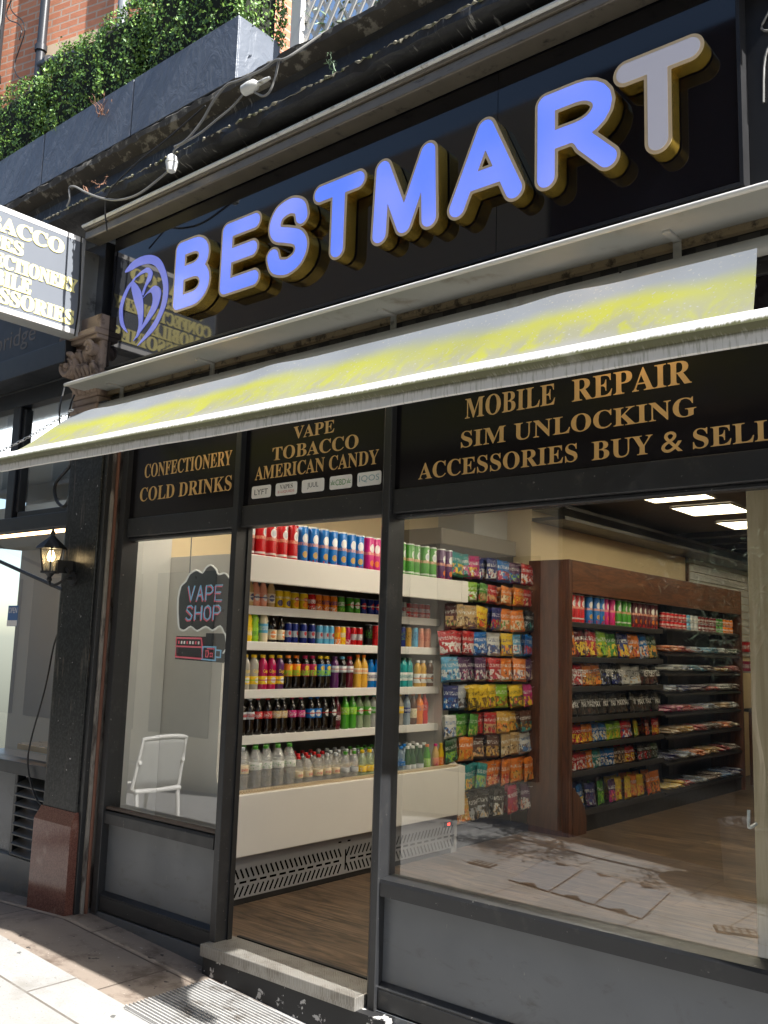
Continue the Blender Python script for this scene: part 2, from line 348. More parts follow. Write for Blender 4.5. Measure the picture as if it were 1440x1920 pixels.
M_granite = k.fin(c, k.math('ADD', k.math('MULTIPLY', k.noise(3, 4), .45), .12), spec=.28)
k = NT('red granite'); c = k.mix(k.ramp(k.noise(120, 6, rough=.75), .36, .66), (.10, .036, .027), (.22, .10, .075)); c = k.mix(k.ramp(k.noise(5, 6), .58, .74), c, (.30, .20, .165)); M_redgranite = k.fin(c, .14)
M_stone = noisy('weathered carved stone', S(150, 132, 118), .85, .2, 14, bump=.5, bscale=50, stain=S(95, 80, 70), st=(.5, .68), sscale=8)
k = NT('flaking black cornice paint'); c = k.mix(k.noise(5, 5), (.012, .0115, .0115), (.028, .027, .026)); c = k.mix(k.ramp(k.noise(6, 7, rough=.65, stretch=(2.2, 1, 1)), .62, .72), c, (.11, .10, .085)); c = k.mix(k.math('MULTIPLY', k.ramp(k.noise(9, 5, stretch=(5, .8, .8), dist=.6), .60, .70), k.ramp(k.noise(1.3, 3), .5, .62)), c, (.30, .29, .26))
k.bump(k.noise(22, 5), .5, .01); M_cornice = k.fin(c, k.math('ADD', k.math('MULTIPLY', k.noise(8, 4), .35), .28))
M_ledge = noisy('mossy flaking ledge', (.07, .062, .05), .8, .4, 9, bump=.7, bscale=30, stain=(.30, .28, .23), st=(.52, .62), sscale=10)
k = NT('slate planter'); n = k.noise(7, 6, dist=1.6, stretch=(1.5, 1, 1)); k.bump(n, .45, .02); M_slate = k.fin(k.mix(k.noise(3, 4), (.125, .142, .172), (.17, .19, .225)), .42)
M_leafs = [noisy('box leaf deep green', (.07, .15, .026), .45, .3, 30), noisy('box leaf mid green', (.14, .27, .048), .42, .3, 30), noisy('box leaf young green', (.25, .40, .08), .42, .3, 30)]
M_twig = noisy('hedge twigs', (.012, .016, .006), .9, .3, 20)
M_drytwig = noisy('dry brown twig', (.25, .13, .08), .8, .2, 20)
M_weed = [noisy('weed leaf', (.20, .30, .05), .5, .2, 20), noisy('weed leaf grey green', (.16, .24, .14), .5, .2, 20)]
M_olive = [noisy('olive leaf', (.06, .085, .045), .5, .25, 20), noisy('olive leaf pale', (.12, .15, .10), .5, .25, 20)]
M_pipe = noisy('black iron pipe', (.035, .036, .04), .35, .2, 10)
M_pipegrey = noisy('grey soil pipe', (.22, .23, .25), .4, .15, 10)
M_cable_w = noisy('grey white cable', (.22, .215, .20), .5, .12, 20)
M_cable_b = noisy('black cable', (.012, .012, .012), .5, .1, 20)
M_plastic = noisy('white plastic', (.7, .7, .66), .4, .05, 20, stain=(.3, .28, .22), st=(.55, .7), sscale=18)
M_trim = noisy('dull bronze gutter', (.20, .175, .14), .38, .2, 8, metal=.5, stain=(.05, .045, .04), st=(.55, .75), sscale=14, sstretch=(1, 1, 5))
M_hood = noisy('aluminium awning hood', (.36, .365, .34), .45, .12, 5, stain=(.22, .2, .16), st=(.55, .75), sscale=4)
k = NT('awning fabric'); x = k.xyz(); wob = k.math('MULTIPLY', k.math('SUBTRACT', k.noise(2.2, 4, stretch=(1, 1, 1)), .5), .14)
zz = k.math('ADD', x[2], wob); st = k.noise(14, 5, vec=k.mapping(k.coord(), (1.1, .5, .8), rot=(0, .6, 0)), dist=.4)
c = k.mix(k.math('MULTIPLY', k.ramp(zz, .235, .135), k.math('ADD', k.math('MULTIPLY', k.ramp(k.noise(1.9, 4), .34, .56), .35), .65)), (.27, .29, .31), (.40, .408, .08))          # yellow algae stain below the clean top strip
c = k.mix(k.math('MULTIPLY', k.ramp(zz, .165, .03), k.ramp(st, .32, .58)), c, (.32, .32, .22)); c = k.mix(k.ramp(zz, .03, -.03), c, (.34, .34, .31))
c = k.mix(k.ramp(k.noise(70, 3), .62, .7), c, (.38, .38, .34))
k.bump(k.noise(40, 3, stretch=(1, 1, 1)), .25, .01)
df = k.n.new('ShaderNodeBsdfDiffuse'); tl = k.n.new('ShaderNodeBsdfTranslucent'); mx = k.n.new('ShaderNodeMixShader'); mx.inputs[0].default_value = .22
k.L(c, df.inputs[0]); k.L(c, tl.inputs[0]); k.L(df.outputs[0], mx.inputs[1]); k.L(tl.outputs[0], mx.inputs[2]); k.L(mx.outputs[0], k.out.inputs[0]); M_fabric = k.m
k = NT('mouldy white awning bar'); x = k.xyz(); st = k.noise(120, 4, vec=k.mapping(k.coord(), (1, .1, .09))); ed = k.math('ADD', x[2], k.math('MULTIPLY', k.math('SUBTRACT', st, .5), .022)); pt = k.noise(2.2, 5)
c = k.mix(k.math('MULTIPLY', k.math('MULTIPLY', k.ramp(ed, .086, .070), k.ramp(ed, .030, .050)), k.ramp(pt, .12, .34)), (.80, .79, .75), (.10, .10, .04)); c = k.mix(k.math('MULTIPLY', k.ramp(st, .5, .7), k.ramp(x[2], .06, .03)), c, (.55, .55, .48))
M_bar = k.fin(c, .5)
k = NT('blue lit acrylic'); q = k.mix(k.ramp(k.noise(2.4, 1), .25, .75), S(84, 122, 248), S(136, 150, 248)); k.fin(S(105, 126, 218), .16); k.put(q, k.b.inputs['Emission Color']); k.b.inputs['Emission Strength'].default_value = .36; M_blueface = k.m
M_whiteface = emis('faintly glowing opal acrylic', (.62, .6, .66), .06)  # face of the unlit last letter, given a faint glow
M_emblem = emis('glowing blue vinyl emblem', S(105, 115, 205), .25)  # emblem given a faint glow of its own, no lamp behind it
M_signface = noisy('grey sign face', (.17, .185, .21), .35, .05, 4)
M_creamtext = noisy('cream sign lettering', S(250, 238, 165), .5, .03, 6)
M_sticker = noisy('white sticker', (.78, .76, .74), .4, .03, 10)
M_ink = noisy('dark print', (.03, .03, .04), .5, .05, 10); M_inkred = noisy('red print', (.5, .05, .05), .5, .05, 10); M_inkgreen = noisy('green print', (.06, .25, .06), .5, .05, 10); M_inkteal = noisy('grey teal print', (.25, .38, .42), .5, .05, 10)
# [END MATERIALS]

# ------------------------------------------------------------------ ground and street
GZ = lambda x: -.035-.06*abs(x)
def slope(mb, x0, x1, y0, y1, dz=0):
    for a, b in ((x0, 0), (0, x1)): mb.face([(a, y0, GZ(a)+dz), (b, y0, GZ(b)+dz), (b, y1, GZ(b)+dz), (a, y1, GZ(a)+dz)])
    return mb
struct('pavement', slope(MB(), -30, 30, -30, -.575), M_pave)
struct('shopfront_paving', slope(MB(), -30, 30, -.575, .35), M_brownstone)
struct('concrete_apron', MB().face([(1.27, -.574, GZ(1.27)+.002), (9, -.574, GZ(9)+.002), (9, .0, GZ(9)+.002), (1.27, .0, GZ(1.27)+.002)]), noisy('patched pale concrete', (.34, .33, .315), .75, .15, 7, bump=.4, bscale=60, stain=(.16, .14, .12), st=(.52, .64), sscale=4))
struct('shop_floor', MB().box(-.3, 8, .1, 11, -.3, .04), M_plank)

# ------------------------------------------------------------------ shop building: cornice, upper wall, interior shell
bld = thing('shop_building', 'old shop building with black flaking cornice and red brick upper wall', 'building', (0, .5, 0))
mb = MB(); prof = [(-.08, 4.25), (-.11, 4.28), (-.14, 4.30), (-.19, 4.325), (-.245, 4.335), (-.27, 4.345), (-.275, 4.385), (-.26, 4.40), (-.17, 4.43), (-.13, 4.45), (-.12, 4.60), (-.14, 4.63), (.6, 4.63), (.6, 4.25)]
xs = np.arange(-9, 4.33, .06); vs = []; n = len(prof)
for xx in xs:
    for j, (y, z) in enumerate(prof):
        e = (.014*(RNG.random()-.5) + (.022*(RNG.random() < .12)*-RNG.random())) if j in (5, 6, 7) else .003*(RNG.random()-.5)
        vs.append((xx, y-e, z+e*.6))
mb.add(vs, [(i*n+j, i*n+(j+1) % n, (i+1)*n+(j+1) % n, (i+1)*n+j)[::-1] for i in range(len(xs)-1) for j in range(n)])
part('cornice', mb, M_cornice, bld, smooth=30)
pts = []; rr = []
for q in range(420):
    xx = -2+7*q/420; pts.append((xx, -.273-.006*RNG.random(), 4.378+.012*RNG.random())); rr.append(.0015+.011*RNG.random()**3)
part('chipped_edge', MB().tube(pts, rr, 5), noisy('chipped pale edge', (.30, .28, .21), .9, .4, 25, stain=(.10, .11, .05), st=(.5, .62), sscale=9), bld)
mb = MB(); vs = []; prof = [(-.13, 4.63), (-.17, 4.66), (-.205, 4.68), (-.21, 4.72), (-.19, 4.735), (.6, 4.735), (.6, 4.63)]; n = len(prof)
for xx in xs:
    for j, (y, z) in enumerate(prof):
        e = (.012*(RNG.random()-.5)) if 1 < j < 5 else 0; vs.append((xx, y-e, z+e))
mb.add(vs, [(i*n+j, i*n+(j+1) % n, (i+1)*n+(j+1) % n, (i+1)*n+j)[::-1] for i in range(len(xs)-1) for j in range(n)])
part('ledge', mb, M_ledge, bld, smooth=30)
WY = lambda x: 1.0+.249*(x+2.5)          # upper wall turned askew from the shopfront so the sun reaches its brick
part('upper_wall', MB().prism([(-6, WY(-6)), (-.6, WY(-.6)), (-.6, 1.9), (-6, 1.9)], 'z', 4.2, 12), M_brick, bld)
for (x0, x1, z0, z1) in ((-3.1, -1.75, 7.12, 7.24), (-2.6, -1.2, 8.9, 9.05)): part('stone_band', MB().prism([(x0, WY(x0)-.07), (x1, WY(x1)-.07), (x1, WY(x1)+.01), (x0, WY(x0)+.01)], 'z', z0, z1), noisy('sandstone band', S(205, 180, 150), .8, .1, 10, bump=.3), bld)
part('back_structure', MB().box(-14, 9, .62, .98, 4.2, 4.75), M_dark, bld)
mb = MB(); mb.box(-.28, .0, .02, .35, -.3, 4.2); mb.box(4.2, 9, .0, .35, -.6, 4.25); part('side_wall', mb, M_black, bld)
part('fascia_backing', MB().box(-.15, 4.2, -.02, .3, 3.0, 4.25), M_dark, bld)
# downpipes and cross pipes on the brick
def pipe(label, pts, r, m, collars=()):
    sh = lambda p: (p[0], p[1]-1.0+WY(p[0]), p[2])
    pts = [sh(p) for p in pts]; collars = [(sh(c), ax) for c, ax in collars]; mb = MB().tube(pts, r, 10)
    for (c, ax) in collars: mb.lathe([(r*1.35, -.03), (r*1.35, .03)], c, 10, ax)
    return solo('drainpipe', mb, m, label, 'pipe', 'pipes on the brick wall', smooth=40)
pipe('thick black downpipe at the far left of the brick wall', [(-3.86, .9, 4.7), (-3.86, .9, 12)], .06, M_pipe, [((-3.86, .9, 7.3), 'z'), ((-3.86, .9, 8.6), 'z')])
pipe('black downpipe with collars second from the left on the brick wall', [(-3.62, .9, 4.7), (-3.62, .9, 12)], .05, M_pipe, [((-3.62, .9, 7.05), 'z'), ((-3.62, .9, 8.3), 'z')])
pipe('dark downpipe meeting the sloping cross pipe on the brick wall', [(-3.02, .9, 4.7), (-3.02, .9, 12)], .045, M_pipe, [((-3.02, .9, 7.2), 'z')])
pipe('grey downpipe right of the stone band on the brick wall', [(-2.02, .88, 4.7), (-2.02, .88, 12)], .05, M_pipegrey, [((-2.02, .88, 7.05), 'z')])
pipe('long horizontal black pipe crossing the brick wall', [(-3.0, .9, 7.02), (-2.05, .9, 7.0)], .05, M_pipe, [((-2.9, .9, 7.02), 'x')])
mb = MB().tube(spline([(-1.97, WY(-1.97)-.08, 7.35), (-1.5, WY(-1.5)-.08, 7.32), (-1.42, WY(-1.42)-.08, 7.2), (-1.42, WY(-1.42)-.08, 6.4)]), .035, 8); solo('drainpipe', mb, M_pipe, 'thin bent black pipe at the right of the brick wall', 'pipe', 'pipes on the brick wall', smooth=40)
for i, ph in enumerate(((-3.5, 7.6), (-3.3, 7.0))):
    pts = [(ph[0]+.12*math.sin(3*t+i)+.1*t, WY(ph[0])-.14, ph[1]+.5-.28*t*(1+.3*i)) for t in np.linspace(-2, 3, 14)]
    solo('wall_cable', MB().tube(spline(pts, 3), .006, 5), M_cable_b, ['thin loose cable looping over the upper brick wall', 'thin loose cable hanging lower beside the black downpipes'][i], 'cable')

# interior shell
shell = MB(); struct('left_interior_wall', MB().box(-.3, -.1, .36, 4.0, .0, 3.0), M_cream)
struct('window_reveal', MB().box(.001, .013, .101, .40, .04, 2.94), M_white)
struct('stepped_interior_wall', MB().box(-.3, .55, 4.0, 11.2, .0, 3.0), M_cream)
struct('wall_pier', MB().box(-.1, .30, 3.45, 3.99, 2.5, 2.96), M_greywall)
struct('back_wall', MB().box(-.3, 8, 11, 11.2, 0, 3), M_cream)
struct('right_interior_wall', MB().box(7.6, 7.8, .36, 11, -.0, 3), M_cream)
struct('ceiling', MB().box(-.3, 8, .3, 11.2, 2.96, 3.1), M_ceil)
mb = MB()
for i in range(6): mb.box(.56, 7.6, 6.9+i*.62, 6.95+i*.62, 2.9, 2.958)
for i in range(2): mb.box(.56, .9, 4, 10.9, 2.75+.1*i, 2.78+.1*i)
struct('ceiling_beams', mb, M_shelfdark)
i = 0
for yy in (1.1, 2.55, 4.07, 4.99, 6.12, 7.6, 9.1):
    for xx in (1.45, 3.0, 4.6, 6.2):
        if (xx > 3.5 and yy in (1.1, 4.07, 6.12)) or (xx > 2 and yy > 5.5) or (xx > 5 and yy > 3): continue
        lab = {(1.45, 4.99): 'square lit ceiling panel second from the window', (1.45, 4.07): 'square lit ceiling panel nearest the window, cut by the frame', (1.45, 6.12): 'square lit ceiling panel farthest in, beside the ash panel'}.get((xx, yy), 'square lit ceiling panel deeper in the shop ceiling')
        t = thing('ceiling_light', lab, 'ceiling light', (xx+.29, yy+.29, 2.95), 'ceiling light panels')
        part('diffuser', MB().box(xx+.015, xx+.565, yy+.015, yy+.565, 2.943, 2.948), M_led if yy < 3 else M_led2, t)
        mb = MB(); mb.box(xx, xx+.58, yy, yy+.013, 2.938, 2.957); mb.box(xx, xx+.58, yy+.567, yy+.58, 2.938, 2.957); mb.box(xx, xx+.013, yy+.013, yy+.567, 2.938, 2.957); mb.box(xx+.567, xx+.58, yy+.013, yy+.567, 2.938, 2.957)
        part('frame', mb, M_white, t)
t = thing('ceiling_light', 'added unseen narrow light panel above the left window, hidden by the frame', 'ceiling light', (.5, .25, 2.95), 'ceiling light panels')  # extra panel out of view, added to brighten the left window
part('diffuser', MB().box(.1, .98, .13, .38, 2.943, 2.948), M_led, t)
t = thing('slatwall_panel', 'pale slatted wall panel with dark grooves above the walnut shelving', 'wall panel', (.57, 8.5, 2.0))
mb = MB()
for q in range(13): mb.box(.552, .572, 7.6, 10.6, 1.60+q*.1, 1.69+q*.1)
part('slats', mb, M_greywall, t); part('end_strip', MB().box(.552, .585, 7.56, 7.598, 1.6, 2.9), M_walnut_v, t)
o = solo('ash_panel', MB().bev(3.80, 4.6, .14, .17, .05, 2.95, .003), M_ash, 'tall pale ash wood panel standing inside the right of the big window', 'panel')
mb = MB().tube(spline([(3.81, .13, .98), (3.80, .09, .97), (3.80, .08, .99), (3.80, .085, 1.03)]), .006, 6); solo('wall_hook', mb, M_plastic, 'small white hook low on the ash panel edge', 'hook', smooth=True)

# ------------------------------------------------------------------ shopfront
sf = thing('shopfront', 'black framed shopfront with open doorway between two windows', 'shopfront', (2.0, 0, 0))
Y1 = .10
def post(x0, x1, z0=-.02, z1=3.05): part('post', MB().prism([(x0, 0), (x0+.02, -.018), (x1-.003, -.018), (x1, -.015), (x1, Y1), (x0, Y1)], 'z', z0, z1), M_black, sf)
post(-.0, .07); post(1.065, 1.125); post(2.14, 2.20); post(4.05, 4.19)
def rail(nm, x0, x1, z0, z1, y0=.004, y1=Y1-.004, m=None): return part(nm, MB().bev(x0, x1, y0, y1, z0, z1, .005), m or M_black, sf)
for a, b in ((.07, 1.065), (1.125, 2.14), (2.20, 4.05)):
    rail('transom_rail', a, b, 2.185, 2.30); rail('head_rail', a, b, 2.95, 3.05)
    rail('glazing_bead', a, b, 2.165, 2.184, .03, .09) if a != 1.125 else None
for a, b, zs, in ((.07, 1.065, .56), (2.20, 4.05, .54)):
    mb = MB().prism([(-.008, zs-.075), (-.008, zs-.018), (-.002, zs-.004), (.065, zs+.004), (.095, zs+.004), (.095, zs-.075)], 'x', a+.001, b-.001)
    part('sill_rail', mb, M_black, sf)
    rail('bottom_rail', a, b, -.005, .075, -.002, .09)
    mb = MB().prism([(.0, .076), (.0, .082), (.028, .1), (.07, .1), (.07, .076)], 'x', a+.001, b-.001); part('riser_bead', mb, M_black, sf)
    part('riser_panel', MB().box(a, b, .032, .06, .10, zs-.076), M_riser, sf)
    part('window_pane', MB().face([(a, .062, zs), (b, .062, zs), (b, .062, 2.166), (a, .062, 2.166)]), M_glass, sf)
part('door_stop', MB().box(1.126, 1.135, .06, .09, .04, 2.185), M_dark, sf)
part('ledge_wood', MB().box(.072, 1.063, -.0, .03, .566, .58), noisy('brown worn sill top', S(62, 48, 40), .5, .2, 12), sf)
# plinth with flaking white paint, tread plate step
k = NT('flaking plinth paint'); c = k.mix(k.ramp(k.noise(11, 7, rough=.6), .57, .585), (.022, .022, .023), (.55, .54, .52)); M_plinth = k.fin(c, .6)
part('plinth', MB().box(-.1, 4.3, -.006, .25, -.4, -.012), M_riser, sf)
part('step_riser', MB().box(1.10, 2.30, -.068, -.008, -.25, -.016), M_plinth, sf)
part('tread_plate', MB().bev(1.085, 2.139, -.078, .13, -.018, .041, .004), M_tread, sf)
part('threshold_strip', MB().box(1.13, 2.138, .131, .15, .036, .047), M_dark, sf)
# lettered panels above the transom
def panel(x0, x1): return part('sign_panel', MB().box(x0, x1, .02, .045, 2.30, 2.95), noisy('black gloss sign panel', (.008, .007, .009), .2, .1, 5, rvar=.04, spec=.3) if 'pan' not in globals() else pan, sf)
p1 = panel(.07, 1.065); pan = p1.data.materials[0]; p2 = panel(1.125, 2.14); p3 = panel(2.20, 4.05)
def lines(parent, L, m=M_goldvinyl, y=.0185):
    for s, x0, x1, z0, z1 in L:
        part('lettering', face_text(MB(), s, x0, x1, z0, z1, y, True, .001), m, parent)
lines(p1, [('CONFECTIONERY', .20, 1.01, 2.545, 2.632), ('COLD DRINKS', .168, 1.02, 2.40, 2.487)])
lines(p2, [('VAPE', 1.495, 1.79, 2.632, 2.70), ('TOBACCO', 1.34, 1.958, 2.532, 2.605), ('AMERICAN CANDY', 1.21, 2.094, 2.437, 2.512)])
lines(p3, [('MOBILE', 2.60, 3.06, 2.59, 2.685), ('REPAIR', 3.14, 3.65, 2.59, 2.685), ('SIM UNLOCKING', 2.58, 3.665, 2.458, 2.535), ('ACCESSORIES', 2.34, 3.165, 2.335, 2.413), ('BUY', 3.23, 3.49, 2.33, 2.408), ('&', 3.525, 3.61, 2.328, 2.41), ('SELL', 3.65, 3.955, 2.33, 2.408)])
def rrect(x0, x1, z0, z1, r=.012):
    out = []
    for cx, cz, a0 in ((x1-r, z1-r, 0), (x0+r, z1-r, 90), (x0+r, z0+r, 180), (x1-r, z0+r, 270)):
        for q in range(5): a = math.radians(a0+22.5*q); out.append((cx+r*math.cos(a), cz+r*math.sin(a)))
    return out
def leaf7(cx, cz, s):
    pts = []
    for a, l in ((90, 1), (135, .85), (45, .85), (180, .6), (0, .6)):
        pts.append((a, l))
    m = MB()
    for a, l in pts:
        d = Vector((math.cos(math.radians(a)), 0, math.sin(math.radians(a)))); n = Vector((-d.z, 0, d.x)); c = Vector((cx, .0170, cz-s*.3))
        m.face([c, c+d*s*l*.5-n*s*.09, c+d*s*l, c+d*s*l*.5+n*s*.09])
    return m
for (x0, x1, items) in ((1.192, 1.343, [('LYFT', .15, .85, .28, .72, 0)]), (1.380, 1.541, [('VAPES', .2, .8, .52, .86, 0), ('E-LIQUIDS', .12, .88, .18, .4, 1)]), (1.576, 1.736, [('JUUL', .25, .75, .25, .75, 0)]), (1.774, 1.925, [('CBD', .27, .73, .28, .72, 2)]), (1.961, 2.115, [('IQOS', .08, .92, .25, .78, 3)])):
    z0, z1 = 2.336, 2.404
    st = part('logo_sticker', MB().prism(rrect(x0, x1, z0, z1), 'y', .0188, .0175), M_sticker, p2)
    for s, u0, u1, w0, w1, mi in items:
        m = MB(); face_text(m, s, x0+(x1-x0)*u0, x0+(x1-x0)*u1, z0+(z1-z0)*w0, z0+(z1-z0)*w1, .0170, s == 'VAPES'); 
        if mi == 2:
            for uu in (.14, .86):
                l7 = leaf7(x0+(x1-x0)*uu, z0+(z1-z0)*.5, .026); m.add(l7.v, l7.f)
        o = put('logo_lettering', m.mesh('logo_lettering', [M_ink, M_inkred, M_inkgreen, M_inkteal][mi], off=(2, 0, 0))); o.parent = p2

# ------------------------------------------------------------------ big fascia sign with channel letters
fs = thing('fascia_sign', 'glossy black fascia board with blue raised lit letters', 'shop sign', (1.9, -.05, 3.27))
mb = MB(); mb.box(-.155, 2.818, -.08, -.021, 3.27, 4.20); mb.box(2.821, 3.885, -.08, -.021, 3.27, 4.20); part('fascia_board', mb, M_gloss, fs)
mb = MB(); mb.box(-.155, 3.885, -.09, -.0805, 3.27, 3.285); mb.box(3.886, 3.90, -.09, -.022, 3.27, 4.2); part('edge_trim', mb, M_dark, fs)
def contour(D, gx, gz, lev):
    nx, nz = D.shape; segs = {}
    I = D < lev
    def ip(a, b):
        (i, j), (k, l) = a, b; t = (lev-D[i, j])/(D[k, l]-D[i, j]); return (gx[i]+(gx[k]-gx[i])*t, gz[j]+(gz[l]-gz[j])*t)
    for i in range(nx-1):
        for j in range(nz-1):
            c = [(i, j), (i+1, j), (i+1, j+1), (i, j+1)]; s = [I[p] for p in c]
            if all(s) or not any(s): continue
            e = [(c[q], c[(q+1) % 4]) for q in range(4)]; cr = [q for q in range(4) if s[q] != s[(q+1) % 4]]
            pairs = []
            if len(cr) == 2:
                a, b = cr; pairs.append((a, b) if s[a] else (b, a))
            else:
                for a in cr:
                    if s[a]: pairs.append((a, (a+1) % 4 if s[(a+1) % 4] != s[(a+2) % 4] else a))
            for a, b in pairs:
                segs[tuple(sorted(e[a]))] = tuple(sorted(e[b]))
    loops = []
    while segs:
        st = next(iter(segs)); lp = []; cur = st
        while cur in segs: lp.append(ip(*cur)); cur = segs.pop(cur)
        if len(lp) > 6: loops.append(lp)
    return loops
def strokes_sdf(strokes, x0, x1, z0, z1, pad=.075, res=.0045):
    gx = np.arange(x0-pad, x1+pad, res); gz = np.arange(z0-pad, z1+pad, res); X, Z = np.meshgrid(gx, gz, indexing='ij'); D = np.full(X.shape, 9.)
    for st in strokes:
        for (ax, az), (bx, bz) in zip(st[:-1], st[1:]):
            dx, dz = bx-ax, bz-az; L = dx*dx+dz*dz+1e-12; t = np.clip(((X-ax)*dx+(Z-az)*dz)/L, 0, 1)
            D = np.minimum(D, np.hypot(X-ax-t*dx, Z-az-t*dz))
    return D, gx, gz
def solid_from_loops(mb, loops, y0, y1):          # y1 is the front (towards the street)
    tri = geometry.tessellate_polygon([[Vector((p[0], p[1], 0)) for p in l] for l in loops])
    flat = [p for l in loops for p in l]; i = len(mb.v)
    mb.v += [(p[0], y1, p[1]) for p in flat]+[(p[0], y0, p[1]) for p in flat]; n = len(flat)
    for t in tri:
        a, b, c = (flat[q] for q in t); ccw = (b[0]-a[0])*(c[1]-a[1])-(c[0]-a[0])*(b[1]-a[1]) > 0
        t = t if ccw else t[::-1]; mb.f.append(tuple(i+q for q in t)); mb.mi.append(mb.m)
    o = 0
    for l in loops:
        m = len(l); ar = sum(l[q][0]*l[(q+1) % m][1]-l[(q+1) % m][0]*l[q][1] for q in range(m))
        for q in range(m):
            a, b = i+o+q, i+o+(q+1) % m; mb.f.append((a, a+n, b+n, b)); mb.mi.append(mb.m)
        o += m
    return mb
def arc(cx, cz, rx, rz, a0, a1, n=10): return [(cx+rx*math.cos(math.radians(a0+(a1-a0)*q/n)), cz+rz*math.sin(math.radians(a0+(a1-a0)*q/n))) for q in range(n+1)]
sS = [tuple(p[:2]) for p in spline([(x, z, 0) for x, z in ((.93, .76), (.86, .91), (.66, .99), (.46, 1.0), (.2, .94), (.07, .77), (.16, .61), (.5, .52), (.83, .42), (.96, .25), (.85, .08), (.6, .0), (.4, .0), (.15, .07), (.04, .24))], 5)]
LET = [('B', .612, .957, [[(0, 0), (0, 1)], [(0, 1), (.5, 1)]+arc(.5, .765, .42, .235, 90, -90)+[(0, .53)], [(.5, .53)]+arc(.55, .265, .45, .265, 90, -90)+[(0, 0)]]),
       ('E', 1.03, 1.372, [[(0, 0), (0, 1)], [(0, 1), (.95, 1)], [(0, .53), (.9, .53)], [(0, 0), (1, 0)]]),
       ('S', 1.40, 1.742, [sS]),
       ('T', 1.747, 2.114, [[(0, 1), (1, 1)], [(.5, 1), (.5, 0)]]),
       ('M', 2.152, 2.56, [[(0, 0), (.045, 1), (.5, .03), (.955, 1), (1, 0)]]),
       ('A', 2.608, 3.015, [[(0, 0), (.5, 1), (1, 0)], [(.2, .3), (.8, .3)]]),
       ('R', 3.062, 3.45, [[(0, 0), (0, 1)], [(0, 1), (.5, 1)]+arc(.5, .74, .43, .26, 90, -90)+[(0, .48)], [(.42, .48)]+arc(.42, 0.0, .3, .48, 80, 40, 5)+[(1, 0)]]),
       ('T', 3.422, 3.792, [[(0, 1), (1, 1)], [(.5, 1), (.5, 0)]])]
ZL0, ZL1, RO, RI = 3.457, 3.897, .055, .0405
for li, (ch, x0, x1, strk) in enumerate(LET):
    ax, bx, az, bz = x0+RO, x1-RO, ZL0+RO, ZL1-RO
    st = [[(ax+(bx-ax)*u, az+(bz-az)*v) for u, v in s] for s in strk]
    D, gx, gz = strokes_sdf(st, ax, bx, az, bz)
    lo, li_ = contour(D, gx, gz, RO), contour(D, gx, gz, RI)
    L = part('letter', solid_from_loops(MB(), lo, -.088, -.160), M_gold, fs, smooth=35, label='gold sided raised letter %s' % ch)
    part('rim', solid_from_loops(MB(), lo, -.1602, -.1625), M_rim, L)
    part('letter_face', solid_from_loops(MB(), li_, -.1627, -.165), M_whiteface if li == 7 else M_blueface, L)
    mb = MB()
    for s in st[:1]:
        for p in (s[0], s[-1]): mb.lathe([(.012, 0), (.012, .006)], (p[0], -.0815-.006, p[1]), 8, 'y')
    part('stand_off', mb, M_gold, L)
EMB = [[(-0.02, 3.899), (0.051, 3.947), (0.163, 3.96), (0.276, 3.937), (0.364, 3.879), (0.428, 3.777), (0.455, 3.68), (0.447, 3.591), (0.403, 3.511), (0.331, 3.435), (0.175, 3.369), (0.276, 3.446), (0.358, 3.52), (0.398, 3.602), (0.403, 3.692), (0.371, 3.78), (0.313, 3.852), (0.236, 3.892), (0.132, 3.903), (0.048, 3.894)], [(0.103, 3.827), (0.022, 3.793), (-0.036, 3.711), (-0.049, 3.631), (-0.019, 3.541), (0.059, 3.478), (0.013, 3.546), (-0.01, 3.622), (-0.005, 3.692), (0.038, 3.765)], [(0.071, 3.817), (0.068, 3.77), (0.106, 3.679), (0.154, 3.587), (0.175, 3.501), (0.154, 3.425), (0.193, 3.451), (0.215, 3.539), (0.204, 3.646), (0.178, 3.716), (0.132, 3.773)], [(0.07, 3.82), (0.156, 3.858), (0.233, 3.867), (0.281, 3.825), (0.272, 3.781), (0.228, 3.745), (0.201, 3.693), (0.191, 3.718), (0.224, 3.781), (0.238, 3.824), (0.204, 3.841), (0.14, 3.836)], [(0.201, 3.675), (0.265, 3.713), (0.321, 3.727), (0.371, 3.697), (0.383, 3.651), (0.355, 3.578), (0.295, 3.522), (0.219, 3.469), (0.13, 3.409), (0.191, 3.469), (0.251, 3.537), (0.296, 3.597), (0.305, 3.646), (0.285, 3.691), (0.241, 3.693)]]
mb = MB()
for q, e in enumerate(EMB):
    ln = [tuple(p[:2]) for p in spline([(a, b, 0) for a, b in e], 4, True)]
    solid_from_loops(mb, [ln], -.0805, -.083-.0004*q)
part('emblem', mb, M_emblem, fs)
g = MB().bev(-.33, 4.3, -.20, -.085, 4.155, 4.215, .008); g.bev(-.33, 4.3, -.215, -.085, 4.2155, 4.243, .006)
gt = thing('gutter_rail', 'dull bronze gutter rail along the top of the black fascia', 'gutter', (2, -.15, 4.2)); part('gutter_channel', g, M_trim, gt); part('gutter_highlight', MB().tube([(-.33, -.219, 4.243), (4.3, -.219, 4.243)], .012, 8), M_plastic, gt, smooth=True)  # pale tube added along the top edge to paint the gutter's highlight

